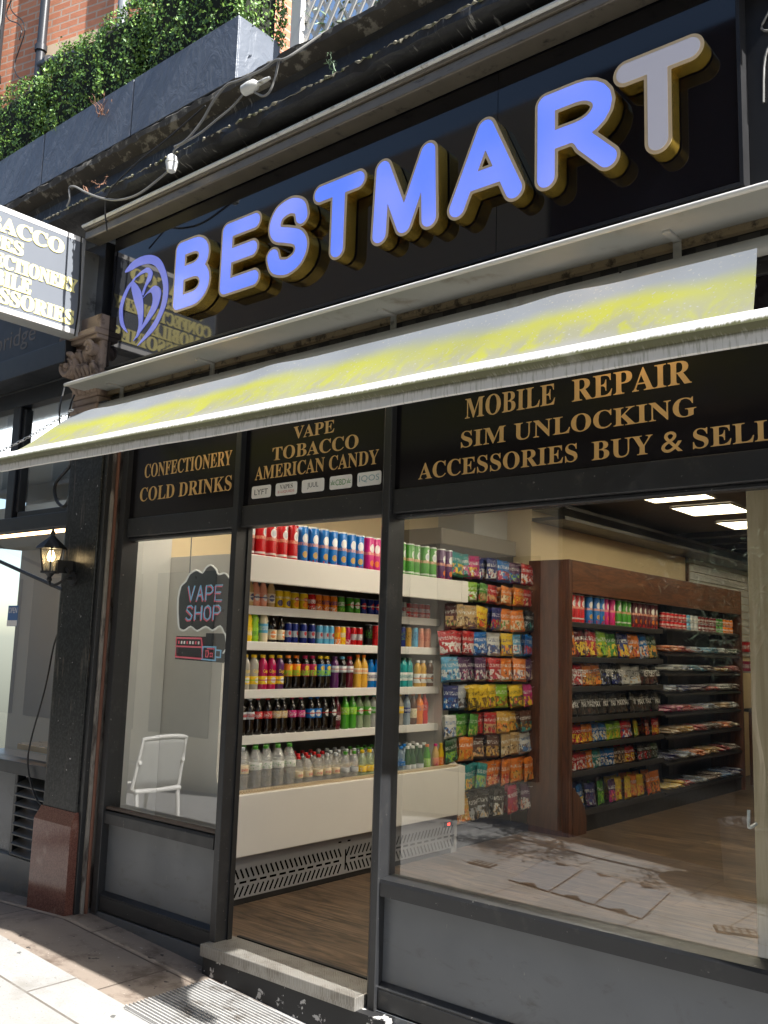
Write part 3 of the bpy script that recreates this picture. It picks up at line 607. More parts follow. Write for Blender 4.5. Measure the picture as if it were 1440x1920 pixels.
# ------------------------------------------------------------------ awning
hd = thing('awning_hood', 'pale metal hood plate above the awning, with brackets', 'awning hood', (2, -.1, 3.15))
mb = MB(); mb.bev(-.30, 4.3, -.27, -.022, 3.142, 3.150, .002); part('hood_plate', mb, M_hood, hd); part('hood_lip', MB().tube([(-.30, -.272, 3.15), (4.3, -.272, 3.15)], .0115, 10), M_white, hd, smooth=True)
part('hood_rail', MB().bev(-.25, 4.28, -.045, -.012, 3.112, 3.149, .004), noisy('rusty pale rail', S(150, 135, 108), .6, .2, 8, stain=S(70, 60, 48), st=(.5, .65), sscale=14), hd)
for xb in (.0, .88, 2.22, 3.63):
    mb = MB(); mb.bev(xb-.016, xb+.016, -.16, -.0455, 3.132, 3.1495, .003); mb.bev(xb-.016, xb+.016, -.058, -.0455, 3.03, 3.131, .003); mb.lathe([(.011, 0), (.011, .014)], (xb, -.058, 3.10), 8, 'y'); mb.lathe([(.007, 0), (.007, .01)], (xb, -.058, 3.055), 8, 'y')
    part('bracket', mb, M_hood, hd)
mb = MB().box(-.2, 4.19, -.018, -.001, 3.051, 3.11); 
for q in range(26): mb.box(-.15+.16*q, -.07+.16*q, -.0215, -.0185, 3.055, 3.106)
part('backing_strip', mb, noisy('dull grey backing strip', (.05, .048, .045), .6, .3, 20), hd)
aw = thing('awning', 'white stained awning with yellow algae band and mouldy front bar', 'awning', (1.8, -.3, 2.6))
NX, NY = 150, 16; vs = []
for i in range(NX+1):
    for j in range(NY+1):
        t = j/NY; u = i/NX
        xl = -.19-.03*t; xr = 4.0+.05*t; xx = xl+(xr-xl)*u
        y = -.276-(.375-.16*(xx+.2)/4.2)*t; z = 2.93-.31*t-.012*math.sin(math.pi*t)*(1+.25*math.sin(9*u+2))+(.005*math.sin(41*u+3*t)+.006*math.sin(17*u-2.4*t+1)+.003*math.sin(73*u+6*t))*math.sin(math.pi*t)**.7
        if t < .2: z += .012*max(0, math.sin(5.2*math.pi*u+.7))**6*(1-t/.2)
        vs.append((xx, y, z))
n = NY+1; fb = MB().add(vs, [(i*n+j, i*n+j+1, (i+1)*n+j+1, (i+1)*n+j) for i in range(NX) for j in range(NY)])
me = fb.mesh('fabric', M_fabric, True, off=(0, 0, 2.65+.0)); me2 = me
fo = put('fabric', me, aw, (-1.8, .3, .05)); 
part('roller', MB().lathe([(.035, -.38), (.035, 4.08)], (0, -.08, 3.02), 14, 'x'), M_hood, aw, smooth=True)
bp_ = [(.05, 2.634), (.03, 2.638), (.008, 2.630), (-.014, 2.612), (-.033, 2.590), (-.038, 2.576), (-.030, 2.566), (-.013, 2.558), (-.012, 2.515), (-.004, 2.511), (.004, 2.515), (.004, 2.556), (.05, 2.566)]
mb = MB(); ns_ = 90; vs = []
for i in range(ns_+1):
    xx = -.225+4.40*i/ns_; vs += [(xx, y-.675+.165*(xx+.22)/4.28, z+.0015*math.sin(7*xx)) for y, z in bp_]
n = len(bp_); mb.add(vs, [(i*n+j, i*n+(j+1) % n, (i+1)*n+(j+1) % n, (i+1)*n+j)[::-1] for i in range(ns_) for j in range(n)]); mb.add(vs[:n], [tuple(range(n))]); mb.add(vs[-n:], [tuple(range(n))[::-1]])
put('front_bar', mb.mesh('front_bar', M_bar, 30, off=(0, 0, 2.511)), aw, (-1.8, .3, -.089))
for xa in (.1, 3.9):
    part('folding_arm', MB().tube([(xa, -.03, 2.90), (xa+.06, -.28, 2.76), (xa, -.50, 2.60)], .016, 8), M_hood, aw)
for xl, lab in ((1.0, 'small warm lamp hidden under the awning beside the left post'), (3.42, 'small warm lamp hidden under the awning over the repair sign')):
    t = thing('bulkhead_lamp', lab, 'lamp', (xl, -.10, 2.9), 'lamps under the awning')
    part('lamp_body', MB().lathe([(.03, .02), (.03, .06), (.008, .07), (.008, .145)], (xl, -.10, 2.90), 10, 'z'), M_dark, t, smooth=True)
    part('bulb', MB().lathe([(.002, -.022), (.018, -.012), (.022, .0), (.016, .019)], (xl, -.10, 2.90), 12), emis('warm bulb', (1, .62, .25), 55), t, smooth=True)

# ------------------------------------------------------------------ planters, hedges, trellis, weeds, cables
PX = ((-2.05, -.975, 'dark slate planter box farthest left on the ledge'), (-.962, .10, 'dark slate planter box in the middle of the ledge'), (.112, 1.115, 'dark slate planter box at the right end with its pale side showing'))
def leaves(n, fn, size, aspect=.55, seed=1):
    R = np.random.default_rng(seed); V = []; F = []; MI = []
    for i in range(n):
        p, nr = fn(R); nr = Vector(nr)+Vector(R.normal(0, .55, 3)); nr.normalize(); t = nr.orthogonal().normalized(); a = R.random()*6.283
        t = (math.cos(a)*t+math.sin(a)*nr.cross(t)); b = nr.cross(t); s = size*(.6+.8*R.random()); k = len(V); p = Vector(p)
        V += [tuple(p-t*s), tuple(p+b*s*aspect+nr*s*.15), tuple(p+t*s), tuple(p-b*s*aspect+nr*s*.15)]; F.append((k, k+1, k+2, k+3)); MI.append(i)
    return V, F
for i, (x0, x1, lab) in enumerate(PX):
    mb = MB(); w = .012; y0, y1, z0, z1 = -.20, .13, 4.742, 5.138
    mb.bev(x0, x1, y0, y0+w, z0, z1, .003); mb.bev(x0, x1, y1-w, y1, z0, z1, .003); mb.bev(x0, x0+w, y0+w, y1-w, z0, z1, .003); mb.bev(x1-w, x1, y0+w, y1-w, z0, z1, .003); mb.box(x0+w, x1-w, y0+w, y1-w, z0+.003, z0+.02); mb.box(x0+w, x1-w, y0+w, y1-w, z1-.06, z1-.03)
    solo('planter', mb, M_slate, lab, 'planter', 'planter boxes on the ledge')
    hx0, hx1 = ((-2.1, -1.19), (-1.20, .06), (.05, 1.13))[i]; lab = ('clipped box hedge at the far left of the ledge', 'wide clipped box hedge in the middle of the ledge', 'clipped box hedge at the right, beside the trellis')[i]
    hy0, hy1, hz0, hz1 = -.19, .22, 5.08, (5.80, 5.83, 5.88)[i]
    h = thing('box_hedge', lab, 'hedge', ((hx0+hx1)/2, 0, 5.1), 'box hedges in the planters')
    cx, cyy, cz = (hx0+hx1)/2, (hy0+hy1)/2, (hz0+hz1)/2; ex, ey, ez = (hx1-hx0)/2, (hy1-hy0)/2, (hz1-hz0)/2
    def surf(R, depth=.05):
        while True:
            d = R.normal(0, 1, 3); d /= np.abs(d).max(); d[int(R.integers(3))] *= 1
            f = R.integers(3); d = R.uniform(-1, 1, 3); d[f] = 1 if R.random() < .5 else -1
            if R.random() < (ey*ez, ex*ez, ex*ey)[f]/max(ex*ez, ex*ey): break
        q = np.array([d[0]*ex, d[1]*ey, d[2]*ez]); r = .13; inn = np.clip(q, [-ex+r, -ey+r, -ez+r], [ex-r, ey-r, ez-r]); v = q-inn; L = np.linalg.norm(v)+1e-9; nr = v/L
        lump = .02*math.sin(9*(q[0]+cx))*math.sin(11*q[2]+1)+.018*math.sin(23*(q[0]+q[1]))+.012*R.normal()
        p = inn+nr*(min(L, r)+lump-depth*R.random()**2); return (p[0]+cx, p[1]+cyy, p[2]+cz), nr
    V, F = leaves(int(9000*(hx1-hx0)), surf, .0125, .62, seed=20+i); mbl = MB(); mbl.v = V; mbl.f = F; R = np.random.default_rng(5+i); mbl.mi = [int(q) for q in R.choice(3, len(F), p=[.4, .42, .18])]
    part('foliage', mbl, M_leafs, h)
    part('twigs', MB().bev(hx0+.06, hx1-.06, hy0+.06, hy1-.06, hz0, hz1-.07, .08), M_twig, h)
tr = thing('trellis', 'white lattice trellis with a square post beside the hedge', 'trellis', (1.6, .1, 4.74))
part('post', MB().bev(1.26, 1.345, .07, .15, 4.74, 6.6, .004), M_white, tr)
part('brace', MB().bev(1.17, 1.20, .2, .23, 4.74, 6.4, .004), M_greywall, tr)
mb = MB()
for q in range(-16, 24):
    for sgn in (1, -1):
        a = (1.35+q*.085, 4.76); L = 1.7
        b = (a[0]+sgn*L*.62, a[1]+L); pts = []
        lo, hi = 1.35, 2.5
        t0, t1 = 0., 1.
        dx = b[0]-a[0]
        ta, tb = sorted(((lo-a[0])/dx, (hi-a[0])/dx)); t0, t1 = max(t0, ta), min(t1, tb)
        if t1-t0 < .03: continue
        P = lambda t: (a[0]+dx*t, a[1]+L*t)
        (xa, za), (xb, zb) = P(t0), P(t1); yy = .10 if sgn > 0 else .112; nx, nz = -(zb-za), (xb-xa); ln = math.hypot(nx, nz); nx, nz = nx/ln*.012, nz/ln*.012
        mb.prism([(xa-nx, za-nz), (xb-nx, zb-nz), (xb+nx, zb+nz), (xa+nx, za+nz)], 'y', yy, yy+.010)
part('lattice', mb, M_white, tr); part('top_rail', MB().bev(1.35, 2.52, .09, .13, 6.4, 6.46, .004), M_white, tr)
def weed(name, lab, base, stems, h, spread, leafn, lsize, mats, seed, mstem, loc_y=0):
    R = np.random.default_rng(seed); t = thing(name, lab, 'plant', base); st = MB(); lf = MB()
    for s in range(stems):
        d = Vector((R.normal(0, spread), R.normal(0, spread*.6), 1)).normalized(); L = h*(.5+.6*R.random()); b = Vector((R.normal(0, .02), R.normal(0, .01), 0))
        pts = [b+d*L*q+Vector((R.normal(0, .006), 0, -.25*L*spread*q*q)) for q in np.linspace(0, 1, 6)]; st.tube(pts, [.0035*(1-.7*q) for q in np.linspace(0, 1, 6)], 4)
        for _ in range(leafn):
            q = R.uniform(.2, 1); p = b+d*L*q; V, F = leaves(1, lambda R_: (p+Vector(R.normal(0, lsize, 3)), (R.normal(0, .4), -.5, .8)), lsize, .35, seed=int(R.integers(1e6))); lf.m = int(R.integers(len(mats))); lf.add(V, F)
    o = put('stems', st.mesh('stems', mstem), t)
    if leafn: o = put('leaves', lf.mesh('leaves', mats), t)
weed('fern_weed', 'bright yellow green weed growing on the ledge near the trellis', (2.2, -.2, 4.735), 12, .3, .5, 16, .016, M_weed, 3, M_weed[0])
weed('small_weed', 'small pale weed sprouting from the cornice edge', (1.95, -.24, 4.41), 4, .12, .5, 5, .012, M_weed[1:], 4, M_weed[1])
weed('ivy_plant', 'pale leafed climbing plant behind the white lattice', (1.7, .22, 4.74), 9, .9, .35, 26, .035, [M_weed[1], M_olive[1]], 6, M_weed[1])
weed('dead_weed', 'dry brown dead weed hanging over the slate planter edge', (-.22, -.21, 5.0), 9, .2, .7, 4, .008, [M_drytwig], 5, M_drytwig)
weed('dead_weed', 'tiny dry brown tuft under the gap in the cornice ledge', (-.05, -.28, 4.42), 5, .09, .8, 3, .01, [M_drytwig], 8, M_drytwig)
weed('dead_weed', 'dry brown sprig by the left cable loop on the cornice', (-.2, -.3, 4.41), 4, .1, .7, 2, .008, [M_drytwig], 9, M_drytwig)
cab = {'cA': [(1.8, -.2, 4.72), (1.677, -0.32, 4.572), (1.586, -0.32, 4.594), (1.484, -0.32, 4.582), (1.303, -0.32, 4.592), (1.192, -0.32, 4.604), (1.084, -0.32, 4.55), (0.998, -0.32, 4.468), (0.912, -0.33, 4.40), (0.841, -0.33, 4.38), (0.753, -0.32, 4.391)],
       'cB': [(1.607, -0.32, 4.586), (1.587, -0.32, 4.495), (1.547, -0.32, 4.427), (1.496, -0.32, 4.424), (1.43, -0.32, 4.47)],
       'cC': [(0.726, -0.32, 4.26), (0.63, -0.32, 4.235), (0.48, -0.32, 4.204), (0.347, -0.32, 4.202), (0.177, -0.32, 4.236), (-0.005, -0.32, 4.309), (-0.166, -0.32, 4.394), (-0.3, -0.32, 4.473), (-0.365, -0.32, 4.483), (-0.347, -0.32, 4.403), (-0.378, -0.32, 4.357)],
       'cD': [(1.40, -0.32, 4.53), (1.271, -0.33, 4.447), (1.142, -0.335, 4.41), (1.008, -0.335, 4.38), (0.865, -0.33, 4.375), (0.755, -0.32, 4.374), (0.735, -0.32, 4.33)],
       'cE': [(0.989, -0.30, 4.569), (0.657, -0.31, 4.475), (0.352, -0.33, 4.39), (0.086, -0.32, 4.282), (-0.009, -0.24, 4.115)]}
for kk, r, m, lab in (('cA', .0075, M_cable_w, 'grey cable arching from the ledge down to the bulb holder'), ('cB', .0065, M_cable_w, 'short grey cable loop hanging below the white plug'), ('cC', .007, M_cable_w, 'long grey cable sagging left from the bulb holder'), ('cD', .006, M_cable_w, 'grey cable lying along the cornice edge from the plug'), ('cE', .005, M_cable_b, 'thin black cable slanting across the cornice')):
    solo('cornice_cable', MB().tube(spline(cab[kk], 6), r, 7), m, lab, 'cable', smooth=True)
t = thing('cable_plug', 'dirty white cable plug dangling under the planter corner', 'plug', (1.41, -.32, 4.5))
part('plug_body', MB().lathe([(.012, -.06), (.03, -.045), (.034, .0), (.03, .04), (.014, .06)], (1.40, -.33, 4.505), 12, 'x'), M_plastic, t, smooth=True)
part('plug_neck', MB().lathe([(.014, 0), (.012, .07), (.008, .1)], (1.45, -.325, 4.505), 10, 'x'), M_plastic, t, smooth=True)
t = thing('bulb_holder', 'white weatherproof bulb holder hanging from the grey cable', 'bulb holder', (.735, -.32, 4.3))
part('holder_body', MB().lathe([(.012, .055), (.028, .04), (.034, -.01), (.026, -.05), (.01, -.06)], (.735, -.32, 4.295), 12), M_plastic, t, smooth=True)
part('holder_collar', MB().lathe([(.036, .0), (.036, .012)], (.735, -.32, 4.295), 12), M_plastic, t, smooth=True)
solo('loose_wire', MB().tube(spline([(3.99, -.02, 4.05), (4.0, -.03, 3.98), (3.96, -.03, 3.9), (4.01, -.03, 3.86), (3.97, -.03, 3.78), (3.96, -.03, 3.6)], 4), .005, 5), M_cable_w, 'pale wire zigzagging on the black wall at the far right', 'cable')
# [END PART2]
# ------------------------------------------------------------------ pilaster, capital, side posts
pl = thing('pilaster', 'worn black granite pilaster with red granite base and carved stone capital', 'pilaster', (-.17, -.1, -.03))
part('shaft', MB().bev(-.44, -.075, -.105, .1, .40, 3.06, .006), M_granite, pl)
mb = MB(); B0 = [(-.465, -.145), (-.055, -.145), (-.055, .05), (-.465, .05)]; T0 = [(-.447, -.112), (-.068, -.112), (-.068, .05), (-.447, .05)]
b = [(x, y, -.12) for x, y in B0]; c = [(x, y, .46) for x, y in B0]; d = [(x, y, .535) for x, y in T0]
mb.add(b+c+d, [(0, 1, 5, 4), (1, 2, 6, 5), (3, 0, 4, 7), (4, 5, 9, 8), (5, 6, 10, 9), (7, 4, 8, 11), (8, 9, 10, 11)])
part('base_block', mb, M_redgranite, pl)
# carved capital: stacked mouldings, a scroll and leaves
mb = MB(); mb.bev(-.49, -.158, -.13, .05, 3.0, 3.05, .012); mb.bev(-.47, -.165, -.115, .05, 3.05, 3.10, .01)
mb.bev(-.48, -.17, -.12, .05, 3.10, 3.50, .02); mb.bev(-.56, -.16, -.16, .05, 3.47, 3.50, .008); mb.bev(-.58, -.156, -.18, .05, 3.50, 3.54, .008); mb.bev(-.54, -.16, -.14, .05, 3.54, 3.64, .01)
part('capital_block', mb, M_stone, pl)
def scroll(cx, cz, r, y0, y1, sgn=1):
    pts = [(cx+sgn*r*(1-q/30*.85)*math.cos(q*.42+.6), cz+r*(1-q/30*.85)*math.sin(q*.42+.6)) for q in range(31)]
    m = MB()
    for yy in np.linspace(y0, y1, 2): m.tube([(x, yy, z) for x, z in pts], [max(.006, .018*(1-q/34)) for q in range(31)], 7)
    m.lathe([(r*.95, y0-.0), (r*.95, y1+.0)], (cx, 0, cz), 22, 'y'); m.lathe([(.0, y0-.022), (.016, y0-.016), (.02, y0)], (cx, 0, cz), 10, 'y'); return m
m = scroll(-.465, 3.33, .085, -.175, -.10); part('volute', m, M_stone, pl, smooth=40)
m = scroll(-.235, 3.41, .045, -.165, -.10, -1); part('volute', m, M_stone, pl, smooth=40)
mb = MB(); R = np.random.default_rng(3)
for q in range(16):
    x = -.40+.21*((q % 6)/5); z = 3.13+.10*(q//6)+.01*R.random(); a = R.normal(0, .4)
    mb.tube(spline([(x, -.11, z), (x+.02*math.sin(a), -.132, z+.04), (x+.045*math.sin(a), -.152, z+.07), (x+.05*math.sin(a), -.14, z+.09)], 3), [.022, .024, .022, .02, .02, .018, .016, .014, .012, .008], 7)
part('leaf_carving', mb, M_stone, pl, smooth=50)
mb = MB().bev(.045, .075, -.12, -.09, -.06, 3.0, .003); mb2 = MB().bev(-.074, -.038, -.09, .02, -.06, 3.0, .003)
t = thing('corner_trim', 'dark upright metal trim between the pilaster and the shop frame', 'trim', (-.05, -.06, -.04)); part('trim_strip', mb2, M_black, t)
part('trim_edge', MB().bev(-.037, -.020, -.06, .02, -.06, 3.0, .003), noisy('white chipped edge strip', (.24, .22, .19), .6, .3, 12, stain=(.05, .04, .035), st=(.45, .6), sscale=11, sstretch=(1, 1, .3)), t)
solo('copper_pipe', MB().tube([(-.012, -.03, -.06), (-.010, -.03, 1.5), (-.012, -.03, 3.0)], .011, 8), noisy('dull copper pipe', (.16, .07, .045), .5, .3, 8, metal=.3), 'thin dull copper pipe running up beside the shop frame', 'pipe', smooth=True)

# ------------------------------------------------------------------ projecting sign
bs = thing('projecting_sign', 'projecting box sign with cream lettering and bright white edges', 'shop sign', (-.4, -.6, 3.5))
part('sign_case', MB().bev(-.47, -.352, -1.11, -.172, 3.505, 4.18, .006), noisy('grey sign case', (.35, .35, .35), .4, .06, 6), bs)
mb = MB(); mb.box(-.3515, -.345, -1.095, -.205, 3.545, 4.14); part('sign_face', mb, M_signface, bs)
mb = MB(); mb.box(-.3518, -.343, -1.10, -.205, 4.1405, 4.172); part('edge_strip', mb, M_sticker, bs); part('edge_strip', MB().box(-.3518, -.343, -1.10, -.205, 3.512, 3.5445), M_sticker, bs)
M_blk = noisy('black lettering outline', (.01, .01, .012), .4, .05, 8)
for s, y0, y1, z0, z1 in (('TOBACCO', -1.07, -.338, 4.01, 4.105), ('VAPES', -1.0, -.608, 3.90, 3.985), ('CONFECTIONERY', -1.055, -.222, 3.785, 3.875), ('MOBILE', -.96, -.536, 3.672, 3.77), ('ACCESSORIES', -1.06, -.228, 3.565, 3.66)):
    mb = MB()
    for q, (dy, dz) in enumerate(((.0, 0), (.006, 0), (-.006, 0), (0, .0035), (0, -.0035), (.0045, .003), (-.0045, .003), (.0045, -.003), (-.0045, -.003))):   # heavy letters: the strokes are thickened all round
        text_mb(mb, s, lambda u, v: (-.3435+.0004*q, y0+(y1-y0)*u+dy, z0+(z1-z0)*v+dz))
    part('lettering', mb, M_creamtext, bs)
mb = MB().bev(-.445, -.385, -.171, -.02, 3.56, 4.12, .004); part('wall_bracket', mb, M_alu, bs)
solo('sign_cable', MB().tube(spline([(-.34, -.22, 4.18), (-.33, -.215, 3.98), (-.335, -.20, 3.7), (-.34, -.21, 3.5)], 4), .005, 5), M_cable_b, 'thin black cable running down over the box sign face', 'cable')
solo('hanging_cable', MB().tube(spline([(-.36, -.24, 3.15), (-.36, -.26, 2.98), (-.34, -.24, 2.8)], 4), .006, 5), M_cable_b, 'pair end of black cable dropping beside the hood corner', 'cable')
solo('hanging_cable', MB().tube(spline([(-.30, -.20, 3.10), (-.27, -.24, 3.02), (-.28, -.25, 2.88)], 4), .006, 5), M_cable_b, 'black cable curling under the stone capital', 'cable')

# ------------------------------------------------------------------ lantern on the pilaster
la = thing('wall_lantern', 'lit black coach lantern on a curled bracket by the pilaster', 'lantern', (-.40, -.2, 1.95)); lx, ly = -.395, -.215
hexp = lambda r, z: [(lx+r*math.cos(math.radians(60*q+30)), ly+r*math.sin(math.radians(60*q+30)), z) for q in range(6)]
mb = MB().lathe([(.095, 2.11), (.088, 2.125), (.05, 2.16), (.022, 2.185), (.012, 2.2), (.016, 2.21), (.006, 2.235)], (lx, ly, 0), 6); part('lamp_roof', mb, M_dark, la)
mb = MB()
for a, b_ in zip(hexp(.074, 2.11), hexp(.05, 1.97)): mb.tube([a, b_], .0055, 5)
mb.lathe([(.056, 1.958), (.056, 1.972), (.02, 1.973), (.02, 1.958)], (lx, ly, 0), 6); mb.lathe([(.006, 1.90), (.018, 1.915), (.012, 1.935), (.03, 1.957)], (lx, ly, 0), 10); part('lamp_cage', mb, M_dark, la)
mb = MB(); A, Bq = hexp(.070, 2.108), hexp(.048, 1.974)
for q in range(6): mb.face([Bq[q], Bq[(q+1) % 6], A[(q+1) % 6], A[q]])
part('lamp_glass', mb, clear('lantern glass', (.95, .93, .86), 1.4, base=(.8, .75, .6), bf=.12), la)
part('bulb', MB().lathe([(.002, 2.03), (.018, 2.04), (.024, 2.06), (.018, 2.085), (.01, 2.10)], (lx, ly, 0), 14), emis('lantern bulb', (1, .74, .40), 11), la, smooth=True)
part('candle_tube', MB().lathe([(.014, 1.974), (.014, 2.03)], (lx, ly, 0), 10), M_plastic, la, smooth=True)
mb = MB().tube(spline([(lx, ly, 1.91), (lx+.03, ly, 1.88), (lx+.10, ly+.02, 1.90), (lx+.14, ly+.045, 1.95), (lx+.10, ly+.05, 1.99)]), .009, 7); mb.tube([(lx+.10, ly+.05, 1.93), (lx+.10, -.11, 1.93)], .012, 7); mb.lathe([(.045, 0), (.045, .014)], (lx+.10, -.12, 1.93), 14, 'y'); mb.box(lx+.06, lx+.085, -.215, -.106, 1.96, 2.04); part('bracket', mb, M_dark, la)

# ------------------------------------------------------------------ neighbouring shop on the left
nb = thing('neighbour_shop', 'dark framed neighbouring shopfront with large clear windows', 'shopfront', (-2, .1, 0))
M_nbframe = noisy('blue black frame paint', (.010, .012, .016), .35, .2, 6)
M_nbwall = noisy('cool grey neighbour wall', (.34, .36, .37), .7, .04, 2)
M_nbglass = clear('neighbour window glass', (.92, .95, .95), 1.7)
def nbox(nm, x0, x1, y0, y1, z0, z1, m=M_nbframe): return part(nm, MB().bev(x0, x1, y0, y1, z0, z1, .004), m, nb)
nbox('transom_rail', -6, -.441, .0, .09, 2.30, 2.40); nbox('head_rail', -6, -.441, .0, .09, 3.22, 3.34); nbox('sill_rail', -6, -.441, -.03, .12, .66, .74)
nbox('mullion', -1.44, -1.34, .0, .09, 2.40, 3.22); nbox('mullion', -3.2, -3.1, .0, .09, 2.40, 3.22)
nbox('inner_frame', -1.339, -1.30, .02, .08, 2.44, 3.2); nbox('inner_frame', -1.30, -.441, .02, .08, 2.401, 2.44)
nbox('post', -.62, -.50, .0, .09, -.1, 3.3)
part('door_glass', MB().face([(-6, .05, .74), (-.62, .05, .74), (-.62, .05, 2.30), (-6, .05, 2.30)]), M_nbglass, nb)
part('upper_glass', MB().face([(-6, .055, 2.40), (-.50, .055, 2.40), (-.50, .055, 3.22), (-6, .055, 3.22)]), M_nbglass, nb)
nbox('riser_panel', -6, -.96, .03, .07, -.05, .66, M_riser); nbox('louvre_back', -.96, -.52, .10, .13, -.05, .66, M_dark); nbox('kick_board', -6, -.52, -.005, .05, -.2, .14, M_riser); nbox('upright', -.985, -.95, -.0, .06, .14, .66)
mb = MB()
for q in range(8): z = .15+.062*q; mb.prism([(-.015, z), (.08, z+.042), (.08, z+.050), (-.015, z+.008)], 'x', -.95, -.52)
part('louvre_blades', mb, noisy('grey louvre', (.10, .10, .095), .5, .15, 8), nb)
nbox('fascia', -6, -.31, -.05, .05, 3.53, 4.2, noisy('charcoal neighbour fascia', (.03, .031, .035), .45, .1, 5))
nbox('blind_box', -6, -.46, -.20, .0, 3.35, 3.50, M_nbframe); nbox('blind_slot', -6, -.46, -.12, .0, 3.505, 3.53, M_dark)
mb = MB(); face_text(mb, 'Knightsbridge', -2.40, -1.13, 3.63, 3.81, -.0515, False, .001); part('lettering', mb, noisy('brown lettering', (.16, .115, .075), .4, .05, 8), nb)
bx = lambda nm, x0, x1, y0, y1, z0, z1, m: struct(nm, MB().box(x0, x1, y0, y1, z0, z1), m)
bx('neighbour_floor', -7, -.3, .1, 3.4, -.02, .10, noisy('grey floor tile', (.3, .3, .29), .4, .05, 3)); bx('neighbour_back_wall', -7, -.3, 3.2, 3.4, .1, 3.6, M_nbwall); bx('neighbour_ceiling', -7, -.3, .1, 3.2, 3.4, 3.5, M_nbwall); bx('neighbour_party_wall', -.301, -.29, .1, 3.4, .1, 3.6, M_nbwall)
struct('neighbour_bulkhead', MB().box(-6.9, -.32, 1.9, 3.15, 2.72, 3.0), M_nbwall)
t = thing('cove_light', 'warm light strip glowing under the ceiling of the neighbouring shop', 'light', (-3, 1.95, 2.7)); part('light_strip', MB().box(-6.8, -.4, 2.0, 2.06, 2.69, 2.716), emis('warm light strip', (1, .58, .28), 5), t)
t = thing('neighbour_light', 'pale ceiling light inside the neighbouring shop', 'ceiling light', (-3, 1, 3.39)); part('diffuser', MB().box(-4.2, -1.0, .7, 1.3, 3.37, 3.39), emis('cool ceiling diffuser', (.95, .97, 1), 1.2), t)
t = thing('open_sign', 'blue and white OPEN notice stuck on the neighbouring glass', 'sign', (-1.27, .04, 1.64))
M_blue = noisy('blue print', (.07, .16, .36), .4, .05, 8)
part('notice_card', MB().box(-1.345, -1.21, .042, .0445, 1.63, 1.775), M_blue, t); part('white_strip', MB().box(-1.345, -1.21, .040, .0415, 1.632, 1.672), M_sticker, t)
mb = MB(); face_text(mb, 'OPEN', -1.335, -1.22, 1.722, 1.762, .0405, False, .0006); part('lettering', mb, M_sticker, t)
# chair, table and round lamp inside the neighbour's window
M_wick = None
k = NT('blue grey wicker'); w = k.n.new('ShaderNodeTexWave'); w.bands_direction = 'Z'; k.L(k.coord(), w.inputs[0]); w.inputs['Scale'].default_value = 22; w.inputs['Distortion'].default_value = 1.5; w2 = k.n.new('ShaderNodeTexWave'); k.L(k.coord(), w2.inputs[0]); w2.inputs['Scale'].default_value = 14
k.bump(k.math('MULTIPLY', w.outputs['Fac'], w2.outputs['Fac']), .8, .01); M_wick = k.fin(k.mix(w.outputs['Fac'], S(95, 125, 160), S(165, 190, 215)), .5)
t = thing('wicker_chair', 'blue grey wicker chair inside the neighbouring window', 'chair', (-1.35, .75, .1))
mb = MB(); vs = []
for i in range(13):
    for j in range(8): a = (i-6)/6; vs.append((-1.35+.27*a, .93-.10*a*a+.05*j/7, .54+.42*j/7-.04*a*a*(j/7)))
mb.add(vs, [(i*8+j, (i+1)*8+j, (i+1)*8+j+1, i*8+j+1) for i in range(12) for j in range(7)]); o = part('backrest', mb, M_wick, t, smooth=True); md = o.modifiers.new('s', 'SOLIDIFY'); md.thickness = .025
part('seat', MB().bev(-1.6, -1.1, .45, .93, .50, .56, .02), M_wick, t)
for xx in (-1.57, -1.13):
    for yy in (.48, .9): part('leg', MB().tube([(xx, yy, .5), (xx, yy, .1)], .018, 8), M_pipegrey, t)
t = thing('cafe_table', 'dark topped table with worn pale edge behind the neighbouring window', 'table', (-.95, .4, .1))
part('tabletop', MB().bev(-1.25, -.55, .16, .62, .80, .825, .006), noisy('dark table top', (.05, .045, .04), .3, .2, 6), t); part('table_edge', MB().bev(-1.25, -.55, .145, .159, .785, .822, .004), noisy('worn wooden edge', (.3, .2, .1), .5, .3, 10), t)
part('leg', MB().tube([(-.9, .4, .79), (-.9, .4, .1)], .03, 10), M_dark, t)
t = thing('globe_lamp', 'pale green round lamp shade inside the neighbouring shop', 'lamp', (-1.75, 1.3, 1.3)); part('shade', MB().lathe([(.14*math.sin(q*math.pi/12)+.001, -.14*math.cos(q*math.pi/12)) for q in range(13)], (-1.75, 1.3, 1.5), 20), noisy('pale green glass', (.32, .42, .38), .3, .05, 4), t, smooth=True); part('stem', MB().tube([(-1.75, 1.3, 1.36), (-1.75, 1.3, .8)], .015, 8), M_dark, t); part('stand', MB().bev(-2.0, -1.5, 1.1, 1.5, .10, .8, .01), M_nbwall, t)
t = thing('panelled_door', 'grey panelled door at the back of the neighbouring shop', 'door', (-1.6, 3.15, .1)); part('leaf', MB().bev(-2.1, -1.2, 3.14, 3.19, .1, 2.2, .004), noisy('grey door paint', (.3, .31, .31), .5, .03, 4), t)
for z0, z1 in ((.3, 1.0), (1.15, 2.05)): part('raised_panel', MB().bev(-1.98, -1.32, 3.125, 3.139, z0, z1, .012), noisy('grey door paint', (.26, .27, .27), .5, .03, 4), t)
solo('awning_stay', MB().tube([(-1.9, -.12, 2.24), (-1.25, -.1, 2.073), (-.42, -.1, 1.862)], .013, 7), M_dark, 'black diagonal stay rod across the neighbouring window', 'rod')
mb = MB(); A, Bq = Vector((-2.0, -.3, 2.75)), Vector((-.119, -.3, 2.966)); nlk = 46
